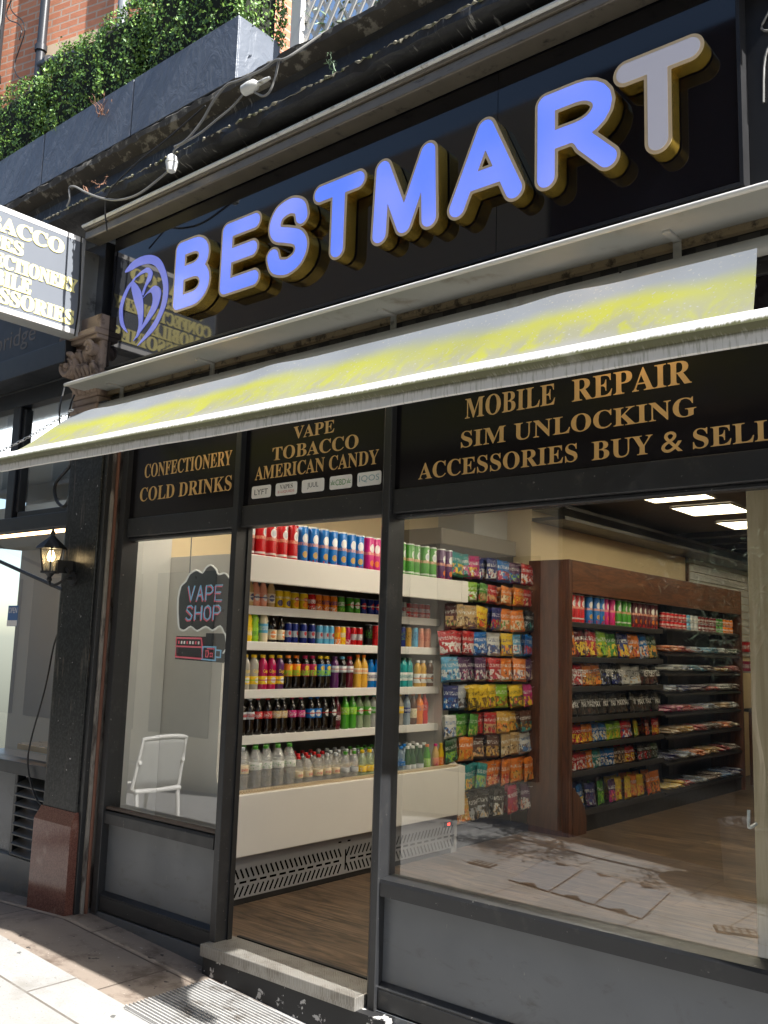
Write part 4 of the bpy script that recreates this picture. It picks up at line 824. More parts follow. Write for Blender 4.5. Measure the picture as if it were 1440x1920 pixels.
for q in range(nlk):
    t0 = q/nlk; c = A.lerp(Bq, t0)+Vector((0, 0, -.12*4*t0*(1-t0)*.6)); d = (Bq-A).normalized(); sd_ = Vector((0, 1, 0)) if q % 2 else Vector((0, .2, 1)).normalized()
    pts = [c+d*.026*math.cos(a)+sd_*.011*math.sin(a) for a in np.linspace(0, 2*math.pi, 9)[:-1]]; mb.tube(pts, .0032, 5, closed=True)
solo('awning_chain', mb, M_alu, 'metal chain slung from the hood corner across the neighbouring window', 'chain')
solo('power_cable', MB().tube(spline([(-0.40, -0.16, 2.76), (-0.527, -0.05, 2.699), (-0.692, -0.05, 2.589), (-0.676, -0.05, 2.479), (-0.582, -0.05, 2.418), (-0.523, -0.05, 2.449), (-.46, -.08, 2.5)], 5), .012, 7), M_cable_b, 'thick black cable looping beside the top of the pilaster', 'cable')
solo('power_cable', MB().tube(spline([(-.43, -.05, 1.87), (-.55, -.03, 1.6), (-0.611, -.02, 1.492), (-0.668, -.02, 1.233), (-0.758, -.04, 0.885), (-0.744, -.05, 0.717), (-0.627, -.05, 0.553), (-.5, -.05, .5)], 5), .0055, 6), M_cable_b, 'thin black cable hanging loose down the left of the pilaster', 'cable')

# ------------------------------------------------------------------ neon style sign in the left window
ns = thing('neon_sign', 'vape shop neon style sign hanging in the left window', 'neon sign', (.7, .12, 1.45))
cl = [(0.493, 1.638), (0.473, 1.729), (0.468, 1.811), (0.485, 1.882), (0.531, 1.912), (0.559, 1.952), (0.621, 1.975), (0.677, 1.958), (0.706, 1.986), (0.751, 2.001), (0.799, 1.975), (0.824, 1.944), (0.876, 1.951), (0.92, 1.922), (.955, 1.88), (1.0, 1.86), (1.03, 1.80), (1.04, 1.72), (1.02, 1.65), (.98, 1.615), (0.913, 1.603), (0.864, 1.651), (0.799, 1.626), (0.737, 1.647), (0.662, 1.622), (0.601, 1.646), (0.543, 1.623)]
part('backing_board', MB().prism([(x, z) for x, z in cl]+[], 'y', .138, .132), noisy('smoked acrylic board', (.085, .088, .092), .3, .05, 5), ns)
part('backing_board', MB().prism([(.466, 1.59), (.735, 1.59), (.735, 1.61), (.9, 1.61), (.935, 1.50), (.9, 1.447), (.466, 1.455)], 'y', .1375, .1325), noisy('smoked acrylic board', (.085, .088, .092), .25, .05, 5), ns)
M_tw = emis('white tube', (.8, .78, .72), .12); M_tb = emis('pale blue tube', S(130, 185, 215), .12); M_tr = emis('pink red tube', S(225, 100, 115), .12)
tb = lambda nm, pts, m, r=.005, cl=False: part(nm, MB().tube([(x, .126, z) for x, z in pts], r, 6, cl), m, ns, smooth=True)
tb('tube', [tuple(p[:2]) for p in spline([(x, z, 0) for x, z in cl], 3, True)], M_tw, .005, True)
tb('tube', [(.478, 1.469), (.475, 1.579), (.704, 1.579), (.716, 1.53), (.723, 1.464)], M_tr, .0055, True); tb('tube', [(.475, 1.53), (.717, 1.53)], M_tr)
tb('tube', [(.724, 1.532), (.834, 1.533), (.837, 1.458), (.72, 1.462)], M_tb, .0055, True); tb('tube', [(.839, 1.516), (.881, 1.515), (.879, 1.476), (.839, 1.477)], M_tb)
tb('tube', [(.913, 1.603), (.923, 1.565), (.93, 1.53), (.90, 1.50)], M_tw)
for q in range(8): tb('tube', [(.500+.026*q, 1.545), (.500+.026*q, 1.562)], M_tw if q % 3 else M_tr, .005)
tb('tube', [(.752, 1.475), (.752, 1.512), (.768, 1.512), (.776, 1.494), (.768, 1.475)], M_tr, .004, True); tb('tube', [(.79, 1.478), (.79, 1.498), (.808, 1.498), (.808, 1.478)], M_tr, .004, True); tb('tube', [(.762, 1.523), (.82, 1.523)], M_tr, .004)
def nletter(ch, x, z, w, h):
    G = {'V': [[(0, 1), (.5, 0), (1, 1)]], 'A': [[(0, 0), (.5, 1), (1, 0)], [(.22, .38), (.78, .38)]], 'P': [[(0, 0), (0, 1), (.7, 1), (1, .85), (1, .62), (.7, .48), (0, .48)]], 'E': [[(1, 1), (0, 1), (0, 0), (1, 0)], [(0, .52), (.8, .52)]],
         'S': [[(1, .85), (.7, 1), (.2, .95), (.05, .72), (.5, .52), (.95, .3), (.75, .03), (.3, 0), (0, .15)]], 'H': [[(0, 0), (0, 1)], [(1, 0), (1, 1)], [(0, .5), (1, .5)]], 'O': [[(.5, 1), (.9, .85), (1, .5), (.9, .15), (.5, 0), (.1, .15), (0, .5), (.1, .85), (.5, 1)]]}
    for off, m in ((0.0, M_tr), (.010, M_tb)):
        mb = MB()
        for s in G[ch]:
            pts = []
            for (u, v) in s: pts.append((x+w*u+off, .126-(.004 if off else 0), z+h*v+off*.8))
            mb.tube(pts, .0042, 5)
        part('letter_tube', mb, m, ns)
for q, chh in enumerate('VAPE'): nletter(chh, .555+.082*q, 1.79, .058, .085)
for q, chh in enumerate('SHOP'): nletter(chh, .548+.082*q, 1.678, .058, .082)
part('hanging_chain', MB().tube([(.56, .128, 1.95), (.555, .128, 2.5), (.56, .128, 2.95)], .0035, 5), M_pipegrey, ns); part('hanging_chain', MB().tube([(.98, .128, 1.87), (.98, .128, 2.95)], .0035, 5), M_pipegrey, ns)

# ------------------------------------------------------------------ street things: grating, covers, chair, trees, opposite buildings
t = thing('doorway_grating', 'ribbed metal grating laid in the paving at the doorway', 'grating', (1.75, -.35, -.14))
mb = MB(); P = lambda x, y, dz: (x, y, GZ(x)+dz)
x0, x1, y0, y1 = 1.20, 2.36, -.60, -.10; mb.add([P(x0, y0, .003), P(x1, y0, .003), P(x1, y1, .003), P(x0, y1, .003)], [(0, 1, 2, 3)])
for q in range(24):
    ya = y0+.004+(y1-y0)*q/24; yb = ya+.011; mb.add([P(x0, ya, .003), P(x1, ya, .003), P(x1, yb, .003), P(x0, yb, .003), P(x0, ya+.002, .016), P(x1, ya+.002, .016), P(x1, yb-.002, .016), P(x0, yb-.002, .016)], [(0, 1, 5, 4), (1, 2, 6, 5), (2, 3, 7, 6), (3, 0, 4, 7), (4, 5, 6, 7)])
part('ribbed_plate', mb, noisy('worn ribbed aluminium', (.40, .395, .38), .5, .15, 12, stain=(.16, .14, .12), st=(.5, .7), sscale=7), t)
def onground(poly, dz): return [(x, y, GZ(x)+dz) for x, y in poly]
M_cov = noisy('pale steel cover', (.36, .37, .38), .5, .1, 9, metal=.2); M_iron = noisy('rusty cast iron', (.085, .06, .048), .6, .3, 12)
cv = [(.97, -3.42), (1.12, -2.64), (2.18, -2.62), (2.04, -3.42)]
for q in range(3):
    f = lambda a, b_: tuple(np.array(a)+(np.array(b_)-np.array(a))*((q+.02)/3)), ; g0, g1 = (q+.015)/3, (q+.985)/3
    L = lambda a, b_, s: (a[0]+(b_[0]-a[0])*s, a[1]+(b_[1]-a[1])*s)
    poly = [L(cv[0], cv[3], g0), L(cv[0], cv[3], g1), L(cv[1], cv[2], g1), L(cv[1], cv[2], g0)]
    t = thing('access_cover', ('first of three pale inset covers in the paving, nearest the doorway', 'middle one of three pale inset covers in the paving', 'last of three pale inset covers in the paving, farthest from the doorway')[q], 'cover', (poly[0][0], poly[0][1], -.12), 'inset covers in the paving')
    part('tray_rim', MB().face(onground(poly, .004)), M_iron, t)
    cx = sum(p[0] for p in poly)/4; cyy = sum(p[1] for p in poly)/4; inn = [(cx+(x-cx)*.955, cyy+(y-cyy)*.97) for x, y in poly]
    part('paved_infill', MB().face(onground(inn, .008)), M_cov, t)
    mb = MB()
    for (a, b_, sg) in ((inn[0], inn[1], 1), (inn[3], inn[2], -1)):
        m0 = L(a, b_, .5); mb.face(onground([(m0[0]-.07, m0[1]), (m0[0]+.07, m0[1]), (m0[0], m0[1]+sg*.07)][::sg], .012))
    part('lifting_key', mb, M_iron, t)
def drain(x, y, w, h, lab, rot):
    t = thing('drain_cover', lab, 'drain cover', (x, y, GZ(x))); c, s = math.cos(rot), math.sin(rot); q = lambda u, v: (x+u*c-v*s, y+u*s+v*c)
    part('iron_plate', MB().face(onground([q(-w, -h), q(w, -h), q(w, h), q(-w, h)], .006)), M_iron, t); mb = MB()
    for i in range(5):
        for j in range(2): u = -w*.78+w*.39*i; v = -h*.55+h*.75*j; mb.face(onground([q(u-w*.12, v-h*.1), q(u+w*.12, v-h*.1), q(u+w*.12, v+h*.5), q(u-w*.12, v+h*.5)], .010))
    part('raised_studs', mb, noisy('worn pale iron', (.3, .28, .25), .5, .1, 12), t)
drain(.75, -2.86, .10, .075, 'small round edged iron drain cover in the paving near the doorway', -.1); drain(2.68, -2.93, .13, .085, 'larger iron drain cover with raised letter marks in the paving', -.5)
# opposite side of the alley, seen in the glass
M_render = noisy('pale cream render', S(205, 195, 172), .8, .05, 3); M_opdark = noisy('dark shopfront paint', (.02, .022, .025), .4, .1, 4)
def opp(lab, x0, x1, h, wm, gm):
    t = thing('opposite_building', lab, 'building', ((x0+x1)/2, -5, -.5), 'buildings across the alley')
    part('wall', MB().box(x0, x1, -9, -4.5, 3.0, h), wm, t); part('ground_floor', MB().box(x0, x1, -9, -4.46, -1.5, 2.999), gm, t); part('cornice', MB().bev(x0-.05, x1+.05, -4.5, -4.30, 3.0, 3.25, .02), M_render, t)
    nx = int((x1-x0)/1.6)
    for q in range(nx):
        xc = x0+(x1-x0)*(q+.5)/nx
        for zz in np.arange(4.0, h-1.6, 2.6):
            w = part('window', MB().bev(xc-.45, xc+.45, -4.53, -4.46, zz, zz+1.5, .01), M_white, t); part('pane', MB().box(xc-.38, xc+.38, -4.459, -4.452, zz+.07, zz+1.43), noisy('dark window', (.02, .025, .03), .06, .1, 3), w)
        part('shop_window', MB().bev(xc-.62, xc+.62, -4.459, -4.43, .35, 2.5, .01), noisy('dark window', (.02, .025, .03), .06, .1, 3), t)
opp('cream rendered building across the alley', -14, .5, 7.2, M_render, M_render); opp('pale grey building farther down the alley', -40, -14.1, 7.2, noisy('grey render', (.35, .35, .34), .8, .05, 3), noisy('grey render', (.30, .30, .29), .8, .05, 3)); opp('dark shop with brick upper floors across the alley', .55, 8.5, 7.2, M_brick2, M_opdark)
def olive(lab, x, y, h, r, seed):
    R = np.random.default_rng(seed); t = thing('olive_tree', lab, 'tree', (x, y, GZ(x)), 'potted olive trees across the alley'); z0 = GZ(x)
    mb = MB().lathe([(.20, 0), (.25, .05), (.28, .5), (.30, .52), (.27, .53), (.25, .46)], (x, y, z0), 18); part('pot', mb, noisy('grey pot', (.12, .12, .12), .6, .1, 6), t, smooth=True)
    mb = MB(); mb.tube(spline([(x, y, z0+.45), (x+.03, y, z0+.9), (x-.02, y+.02, z0+1.4), (x+.02, y, z0+h*.75)]), .03, 7)
    tips = []
    for q in range(16):
        a = R.uniform(0, 6.28); zz = z0+h*R.uniform(.5, .75); d = Vector((math.cos(a), math.sin(a), R.uniform(.1, 1))).normalized(); L = r*R.uniform(.6, 1.05); b0 = Vector((x, y, zz)); e = b0+d*L; mb.tube([b0, b0+d*L*.5+Vector((0, 0, .05)), e], [.014, .009, .004], 5); tips += [b0.lerp(e, s) for s in (.45, .65, .8, .92, 1.0)]
    part('trunk', mb, noisy('grey bark', (.12, .10, .08), .9, .3, 20), t)
    V = MB()
    for i in range(2600):
        p = tips[int(R.integers(len(tips)))]+Vector(R.normal(0, .085, 3)); v, f = leaves(1, lambda R_: (p, R.normal(0, 1, 3)), .034, .22, seed=int(R.integers(1e7))); V.m = int(R.integers(2)); V.add(v, f)
    part('crown', V, M_olive, t)
olive('leafy potted olive tree across the alley beside the dark shop', 2.5, -3.95, 3.1, .85, 1); olive('shorter potted olive tree farther right across the alley', 4.0, -4.05, 2.6, .7, 2)
# white terrace chair reflected in the left window
M_chair = noisy('white woven plastic', (.72, .70, .66), .5, .05, 40, bump=.3, bscale=120)
t = thing('terrace_chair', 'white woven armchair standing on the sunny paving across the alley', 'chair', (-2.1, -1.75, GZ(-2.1))); gz = GZ(-2.1)
part('seat', MB().bev(-2.42, -1.92, -2.02, -1.52, gz+.41, gz+.45, .018), M_chair, t)
vs = []
for i in range(9):
    for j in range(7): a = (i-4)/4; b = j/6; vs.append((-1.93+.10*b-.05*a*a, -1.77+.25*a*(1-.08*b), gz+.45+.43*b+.02*(1-a*a)*b))
mb = MB().add(vs, [(i*7+j, (i+1)*7+j, (i+1)*7+j+1, i*7+j+1) for i in range(8) for j in range(6)]); o = part('backrest', mb, noisy('pale open weave', (.34, .34, .32), .6, .1, 60), t, smooth=True); md = o.modifiers.new('s', 'SOLIDIFY'); md.thickness = .012
part('back_hoop', MB().tube([vs[0], vs[2], vs[4], vs[6], vs[13], vs[27], vs[34], vs[48], vs[62], vs[60], vs[58], vs[56]], .017, 8), M_chair, t, smooth=True)
for xx, yy, dx in ((-2.39, -1.99, -.03), (-2.39, -1.55, -.03), (-1.95, -1.99, .05), (-1.95, -1.55, .05)): part('leg', MB().tube([(xx, yy, gz+.42), (xx+dx, yy, gz)], [.02, .015], 8), M_chair, t)
for yy in (-2.0, -1.54): part('armrest', MB().tube(spline([(-2.36, yy, gz+.43), (-2.37, yy, gz+.62), (-2.30, yy, gz+.665), (-2.0, yy, gz+.67), (-1.9, yy, gz+.68)], 5), .018, 8), M_chair, t)
# [END PART3]
# ------------------------------------------------------------------ drinks fridge
fr = thing('drinks_fridge', 'long white open drinks fridge with five shelves of drinks inside the doorway', 'fridge', (.3, 1.5, .04))
XF = .74
CP = [(-.09, .32), (XF, .32), (XF, .68), (.66, .69), (.585, .74), (.57, .80), (.57, 1.85), (.58, 1.90), (.61, 1.93), (XF, 1.935), (XF, 2.10), (-.09, 2.10)]
for a, b in ((.405, .445), (2.655, 2.74)): part('end_panel', MB().prism(CP, 'y', a, b), M_fridge, fr)
part('end_base', MB().box(-.09, .68, .41, .45, .04, .319), M_fridgegrey, fr); part('end_base', MB().box(-.09, .68, 2.66, 2.73, .04, .319), M_fridgegrey, fr)
part('front_panel', MB().bev(.705, XF-.002, .446, 2.699, .325, .677, .006), M_fridge, fr)
part('header_panel', MB().bev(.705, XF-.002, .446, 2.699, 1.932, 2.098, .006), M_fridge, fr); part('top', MB().box(-.09, .704, .446, 2.699, 2.04, 2.07), M_fridge, fr)
part('back_panel', MB().box(-.085, -.06, .446, 2.699, .6, 2.03), noisy('grey fridge lining', (.12, .12, .12), .5, .1, 4), fr)
part('deck', MB().box(-.05, .703, .446, 2.699, .60, .645), M_fridge, fr)
k = NT('wire deck edge'); ck = k.n.new('ShaderNodeTexChecker'); k.L(k.coord(), ck.inputs[0]); ck.inputs['Scale'].default_value = 90; M_wire = k.fin(k.mix(ck.outputs['Fac'], (.30, .22, .12), (.62, .5, .34)), .4)
part('wire_edge', MB().box(.655, .71, .447, 2.698, .655, .690), M_wire, fr)
SH = {2: 1.795, 3: 1.570, 4: 1.270, 5: .988}
for q, z in SH.items():
    s = part('shelf', MB().bev(-.05, .52, .446, 2.699, z-.022, z, .003), M_fridge, fr); part('price_strip', MB().bev(.521, .535, .447, 2.698, z-.052, z+.004, .004), M_white, s)
part('kick_panel', MB().box(.66, .68, .446, 2.69, .075, .324), M_fridgegrey, fr); part('toe_strip', MB().box(.65, .675, .446, 2.69, .04, .0745), M_dark, fr)
mb = MB()
def slot(y, z, dy, dz, w=.0065):
    d = Vector((0, dy, dz)); n = Vector((0, -dz, dy)).normalized()*w; c = Vector((.6815, y, z)); a, b = c-d*.5, c+d*.5; mb.face([a-n, b-n, b+n, a+n])
for q in range(55):
    y = .47+.0405*q; m = 1.46; sg = 1 if y < m else -1
    if abs(y-m) < .022: continue
    slot(y, .215, -.03*sg, .055); slot(y, .115, .03*sg, .055)
    if q % 2 == 0: slot(y+.01, .165, .055, .0)
slot(1.46, .165, 0, .13)
slot(1.40, .282, .03, .0, .005); slot(1.49, .282, .03, 0, .005)
part('vent_slots', mb, noisy('black vent slot', (.003, .003, .003), .95, .1, 8, spec=.05), fr)
t = thing('temperature_display', 'small dark temperature display with red digits on the fridge base', 'display', (.68, 2.6, .25)); part('display_case', MB().box(.681, .686, 2.56, 2.66, .235, .275), M_dark, t); mb = MB(); [mb.box(.6865, .687, 2.60+.018*q, 2.612+.018*q, .245, .265) for q in range(2)]; part('digits', mb, emis('red digits', (1, .05, .03), 2), t)

ORD = ['', 'first', 'second', 'third', 'fourth', 'fifth', 'sixth', 'seventh', 'eighth', 'ninth', 'tenth']
_mesh = {}
def mcache(key, fn):
    if key not in _mesh: _mesh[key] = fn()
    return _mesh[key]
CO = dict(red=S(196, 18, 26), dred=S(120, 12, 20), blue=S(0, 110, 190), navy=S(22, 40, 120), pink=S(205, 20, 120), green=S(70, 150, 40), purple=S(88, 38, 92), yellow=S(245, 205, 30), orange=S(240, 130, 25), gold=S(215, 165, 55), white=S(235, 235, 230), black=S(16, 15, 18), silver=S(190, 195, 200), lime=S(150, 205, 50), teal=S(30, 150, 150), brown=S(92, 52, 30), tan=S(205, 170, 115), magenta=S(180, 20, 80), lblue=S(95, 175, 215), maroon=S(92, 22, 38), cream=S(232, 215, 180), cola=S(18, 8, 6), peach=S(235, 160, 130), dgreen=S(20, 80, 40))
def canmat(main, acc, acc2, kind):
    it = {'fruit': [('ell', .5, .30, .34, .17, CO[acc2]), ('ell', .5, .60, .30, .13, CO[acc]), ('ink', .55, .66, CO['white'], .5)],
          'disc': [('ell', .5, .52, .33, .20, CO[acc]), ('wave', .49, .56, CO[acc2])], 'word': [('ink', .42, .66, CO[acc], .47), ('blob', .05, .3, CO[acc2], 9, .52)],
          'slant': [('wave', .30, .62, CO[acc]), ('ell', .5, .5, .22, .10, CO[acc2])], 'claw': [('ink', .35, .75, CO[acc], .56)]}[kind]
    return printmat('can print %s %s %s %s' % (main, acc, acc2, kind), CO[main], it+[('band', 0, .03, CO['silver']), ('band', .965, 1, CO['silver'])], 'y', .25, 0, .25)
# every drink kind: wording, builder, dimensions
def can(h, r, mat):
    def f(): return MB().lathe([(r*.78, 0), (r*.98, .006), (r, .014), (r, h-.018), (r*.84, h-.003), (r*.8, h), (r*.74, h-.004)], n=18).mesh('can_body', mat, 35)
    return f
def add_drink(kind, loc, label, cat, group, name):
    parts = KIND[kind](); t = thing(name, label, cat, loc, group, float(RNG.normal(0, .22)))
    for nm, key, fn in parts: put(nm, mcache((kind, key), fn), t)
    return t
KIND = {}
def defcan(k, h, r, *m):
    mat = canmat(*m); KIND[k] = lambda: [('can_body', 'b', can(h, r, mat)), ('can_lid', 'l', lambda: MB().lathe([(r*.74, h-.006), (.001, h-.006)], n=14).mesh('can_lid', M_alu))]
_lm = {}
def liquid(col, tr=0):
    k_ = (col, tr)
    if k_ not in _lm:
        if tr:
            _lm[k_] = clear('clear bottle %s' % col, [1-(1-x)*.12 for x in CO[col]] if isinstance(col, str) else col, 1.5, base=[.34+.36*x for x in CO[col]], bf=tr+.12)
        else: _lm[k_] = noisy('bottled %s' % col, CO[col], .12, .12, 18, coat=.4, rvar=.04)
    return _lm[k_]
_cm = {}
def capm(col):
    if col not in _cm: _cm[col] = noisy('cap %s' % col, CO[col], .4, .05, 20)
    return _cm[col]
PROF = {'soda': [(.026, 0), (.031, .006), (.0325, .04), (.029, .075), (.0325, .10), (.0325, .145), (.030, .165), (.020, .19), (.0125, .205), (.0125, .218)],
        'tea': [(.030, 0), (.0325, .006), (.0325, .07), (.031, .085), (.0325, .10), (.0325, .16), (.026, .182), (.0165, .195), (.0165, .204)],
        'glass': [(.028, 0), (.030, .006), (.030, .105), (.026, .125), (.015, .15), (.014, .185)],
        'juice': [(.028, 0), (.031, .006), (.031, .10), (.027, .12), (.0315, .14), (.024, .165), (.0165, .178), (.0165, .186)],
        'water': [(.040, 0), (.0445, .01), (.0445, .06), (.041, .07), (.0445, .085), (.0445, .13), (.041, .14), (.0445, .155), (.0445, .19), (.036, .225), (.019, .252), (.0145, .262), (.0145, .272)],
        'swater': [(.030, 0), (.0335, .008), (.0335, .05), (.031, .056), (.0335, .066), (.0335, .125), (.029, .15), (.0145, .172), (.0125, .18), (.0125, .188)],
        'slim': [(.026, 0), (.0285, .006), (.0285, .12), (.024, .145), (.013, .175), (.0125, .185)]}
def defbot(k, prof, col, cap, lab, z0, z1, acc='white', acc2='yellow', tr=0, kind='ink', text=None):
    P = PROF[prof]; H = P[-1][1]; rc = P[-1][0]
    def rad(z):
        for (r0, h0), (r1, h1) in zip(P[:-1], P[1:]):
            if h0 <= z <= h1: return r0+(r1-r0)*(z-h0)/max(1e-6, h1-h0)
        return P[-1][0]
    lm = printmat('bottle label %s %s %s %s' % (lab, acc, acc2, kind), CO[lab], {'ink': [('ink', .3, .72, CO[acc], .48)], 'fruit': [('ell', .5, .68, .26, .2, CO[acc]), ('blob', .05, .5, CO[acc2], 7, .42)], 'disc': [('ell', .5, .5, .3, .36, CO[acc]), ('wave', .44, .58, CO[acc2])], 'plain': [('blob', .1, .9, CO[acc], 8, .58)]}[kind], 'y', .4)
    rmax = max(rad(z0), rad(z1), rad((z0+z1)/2))+.0007
    def f():
        L = [('bottle', 'b', lambda: MB().lathe(P, n=16).mesh('bottle', liquid(col, tr), 50)), ('cap', 'c', lambda: MB().lathe([(rc+.0015, H-.002), (rc+.0022, H), (rc+.0022, H+.014), (rc, H+.017), (.001, H+.017)], n=14).mesh('cap', capm(cap), 40)),
             ('label_band', 'l', lambda: MB().lathe([(rmax-.0005, z0), (rmax, z0+.001), (rmax, z1-.001), (rmax-.0005, z1)], n=18).mesh('label_band', lm, 60))]
        if text:
            s, tc, w, h, zc = text
            def tf():
                m = MB(); a0 = -.25
                v, fc = glyphs(s, False, 2); pts = []
                for u, q in v:
                    an = a0+(u-.5)*w/rmax; pts.append(((rmax+.0012)*math.cos(an), (rmax+.0012)*math.sin(an), zc+(q-.5)*h))
                m.add(pts, fc); return m.mesh('lettering', tc)
            L.append(('lettering', 't', tf))
        return L
    KIND[k] = f
# tubes of crisps
def deftube(k, main, oval, chip, tag_=False):
    it = [('ell', .5, .70, .30, .125, CO['white']), ('ell', .5, .70, .2, .075, CO[oval]), ('ink', .52, .60, CO['peach'], .42)]
    it += [('ell', .5, .29, .27, .085, CO[chip]), ('blob', .05, .17, CO['red'] if main != 'red' else CO['white'], 8, .55)] if chip else [('band', .16, .21, CO['white'])]
    if tag_: it += [('ell', .62, .88, .22, .055, CO['white']), ('ell', .72, .87, .09, .03, CO['black'])]
    mat = printmat('crisp tube print %s%s' % (main, tag_), CO[main], it, 'y', .35)
    KIND[k] = lambda: [('tube_body', 'b', lambda: MB().lathe([(.037, .0), (.0375, .003), (.0375, .252), (.036, .254)], n=20).mesh('tube_body', mat, 40)), ('tube_lid', 'l', lambda: MB().lathe([(.0385, .252), (.0385, .259), (.037, .261), (.001, .2605)], n=20).mesh('tube_lid', M_plastic, 40))]
deftube('t_red', 'red', 'silver', None, True); deftube('t_blue', 'blue', 'white', 'gold'); deftube('t_pink', 'pink', 'white', 'orange'); deftube('t_green', 'green', 'silver', None, True); deftube('t_purple', 'purple', 'white', 'orange'); deftube('t_maroon', 'maroon', 'white', 'orange')
deftube('t_dred', 'dred', 'silver', None, True)
def place(kinds, ys, x, z, where, name, cat, words, group=None, jit=.004, xs=None):
    R = np.random.default_rng(int(z*1000)+len(ys))
    for i, (kk, y) in enumerate(zip(kinds, ys)):
        w = words[kk]; add_drink(kk, (x+R.normal(0, jit), y, z), w+' '+where, cat if not isinstance(cat, dict) else cat.get(kk, 'bottle'), (group or w)+' '+where, name if not isinstance(name, dict) else name.get(kk, 'drink_bottle'))
WT = {'t_red': 'red crisp tube with white oval', 't_dred': 'dark red crisp tube half hidden by the post', 't_blue': 'blue crisp tube with gold chip picture', 't_pink': 'magenta crisp tube', 't_green': 'green crisp tube with white tag', 't_purple': 'purple crisp tube with orange chip picture', 't_maroon': 'maroon crisp tube with orange chip picture'}
r1 = [.494, .571, .668, .765, .853, .951, 1.042, 1.139, 1.231, 1.325, 1.417, 1.506, 1.606, 1.694, 1.975, 2.066, 2.155, 2.254, 2.351, 2.46, 2.561]
place(['t_dred']+['t_red']*4+['t_blue']*7+['t_pink']*2+['t_green']*5+['t_purple']*2, r1, .665, 2.071, 'on top of the drinks fridge', 'crisp_tube', 'crisp tube', WT)
place(['t_pink']*2, [1.785, 1.876], .665, 2.071, 'on top of the drinks fridge', 'crisp_tube', 'crisp tube', WT)
# second row: cans
defbot('coffee', 'glass', 'tan', 'brown', 'cream', .03, .09, 'navy', 'white', 0, 'disc'); defbot('coffee2', 'glass', 'peach', 'dred', 'peach', .03, .09, 'white', 'navy', 0, 'disc')
for kk, m in (('c_lem', ('yellow', 'yellow', 'navy', 'fruit')), ('c_yel', ('yellow', 'red', 'orange', 'fruit')), ('c_redw', ('red', 'white', 'white', 'word')), ('c_dor', ('orange', 'dred', 'white', 'word')), ('c_or', ('orange', 'navy', 'white', 'word')), ('c_gr', ('green', 'white', 'lime', 'word')), ('c_7', ('green', 'white', 'red', 'disc')), ('c_pep', ('navy', 'red', 'white', 'disc')), ('c_sil', ('silver', 'red', 'white', 'word')), ('c_cola', ('red', 'white', 'white', 'word'))): defcan(kk, .115 if kk != 'c_lem' else .12, .032, *m)
W2 = {'coffee': 'pale milky coffee bottle with round label', 'coffee2': 'pinkish coffee bottle with round label', 'c_lem': 'yellow and navy lemon drink can', 'c_yel': 'yellow fruit drink can', 'c_redw': 'small red soda can beside orange cans', 'c_dor': 'dark orange can', 'c_or': 'bright orange soda can', 'c_gr': 'plain green soda can', 'c_7': 'green lemonade can with white and red disc', 'c_pep': 'navy cola can with red and white disc', 'c_sil': 'silver diet cola can', 'c_cola': 'red cola can right of the silver can'}
r2 = [.675, .729, .793, .861, .94, 1.007, 1.09, 1.173, 1.247, 1.309, 1.386, 1.473, 1.549, 1.634, 1.713, 1.786, 1.868, 1.936, 2.238, 2.316, 2.39, 2.473, 2.55]
NM = {kk: 'drink_can' for kk in ('c_lem', 'c_yel', 'c_redw', 'c_dor', 'c_or', 'c_gr', 'c_7', 'c_pep', 'c_sil', 'c_cola')}
CT = {kk: 'can' for kk in NM}
sw = lambda n: 'on the %s fridge shelf down' % ORD[n]
place(['coffee', 'coffee2', 'coffee2', 'coffee', 'c_lem', 'c_lem', 'c_yel', 'c_yel', 'c_redw', 'c_dor', 'c_or', 'c_or', 'c_gr', 'c_7', 'c_7', 'c_pep', 'c_pep', 'c_pep', 'c_sil', 'c_cola', 'c_cola', 'c_cola', 'c_cola'], r2, .475, SH[2], sw(1), NM, CT, W2)
place(['c_pep', 'c_sil', 'c_sil'], [2.01, 2.09, 2.165], .475, SH[2], sw(1), NM, CT, W2)
place(['coffee', 'coffee'], [.53, .60], .475, SH[2], sw(1), NM, CT, W2)
# third row
defbot('j_yel', 'juice', 'yellow', 'white', 'yellow', .02, .09, 'white'); defbot('j_gr', 'juice', 'lime', 'white', 'lime', .02, .09, 'green'); defbot('j_wh', 'juice', 'cream', 'white', 'lblue', .06, .12, 'white', 'blue')
defbot('beer', 'glass', 'cola', 'black', 'cream', .02, .085, 'orange', 'white', 0, 'disc')
for kk, m, h, r in (('e_bs', ('navy', 'silver', 'red', 'slant'), .135, .0265), ('e_ls', ('lblue', 'silver', 'red', 'slant'), .13, .0265), ('e_or', ('orange', 'yellow', 'white', 'word'), .13, .0265), ('e_ye', ('yellow', 'white', 'orange', 'word'), .13, .0265), ('e_mg', ('magenta', 'red', 'white', 'word'), .13, .0265), ('e_rd', ('red', 'silver', 'white', 'slant'), .13, .0265), ('e_bk', ('black', 'green', 'green', 'claw'), .155, .031), ('e_bkr', ('red', 'black', 'white', 'claw'), .155, .031), ('e_bb', ('navy', 'lime', 'white', 'claw'), .155, .031), ('e_go', ('gold', 'brown', 'white', 'claw'), .155, .031), ('e_bl', ('lblue', 'navy', 'white', 'claw'), .155, .031), ('e_co', ('peach', 'red', 'white', 'claw'), .155, .031)): defcan(kk, h, r, *m); NM[kk] = 'energy_drink_can'; CT[kk] = 'can'
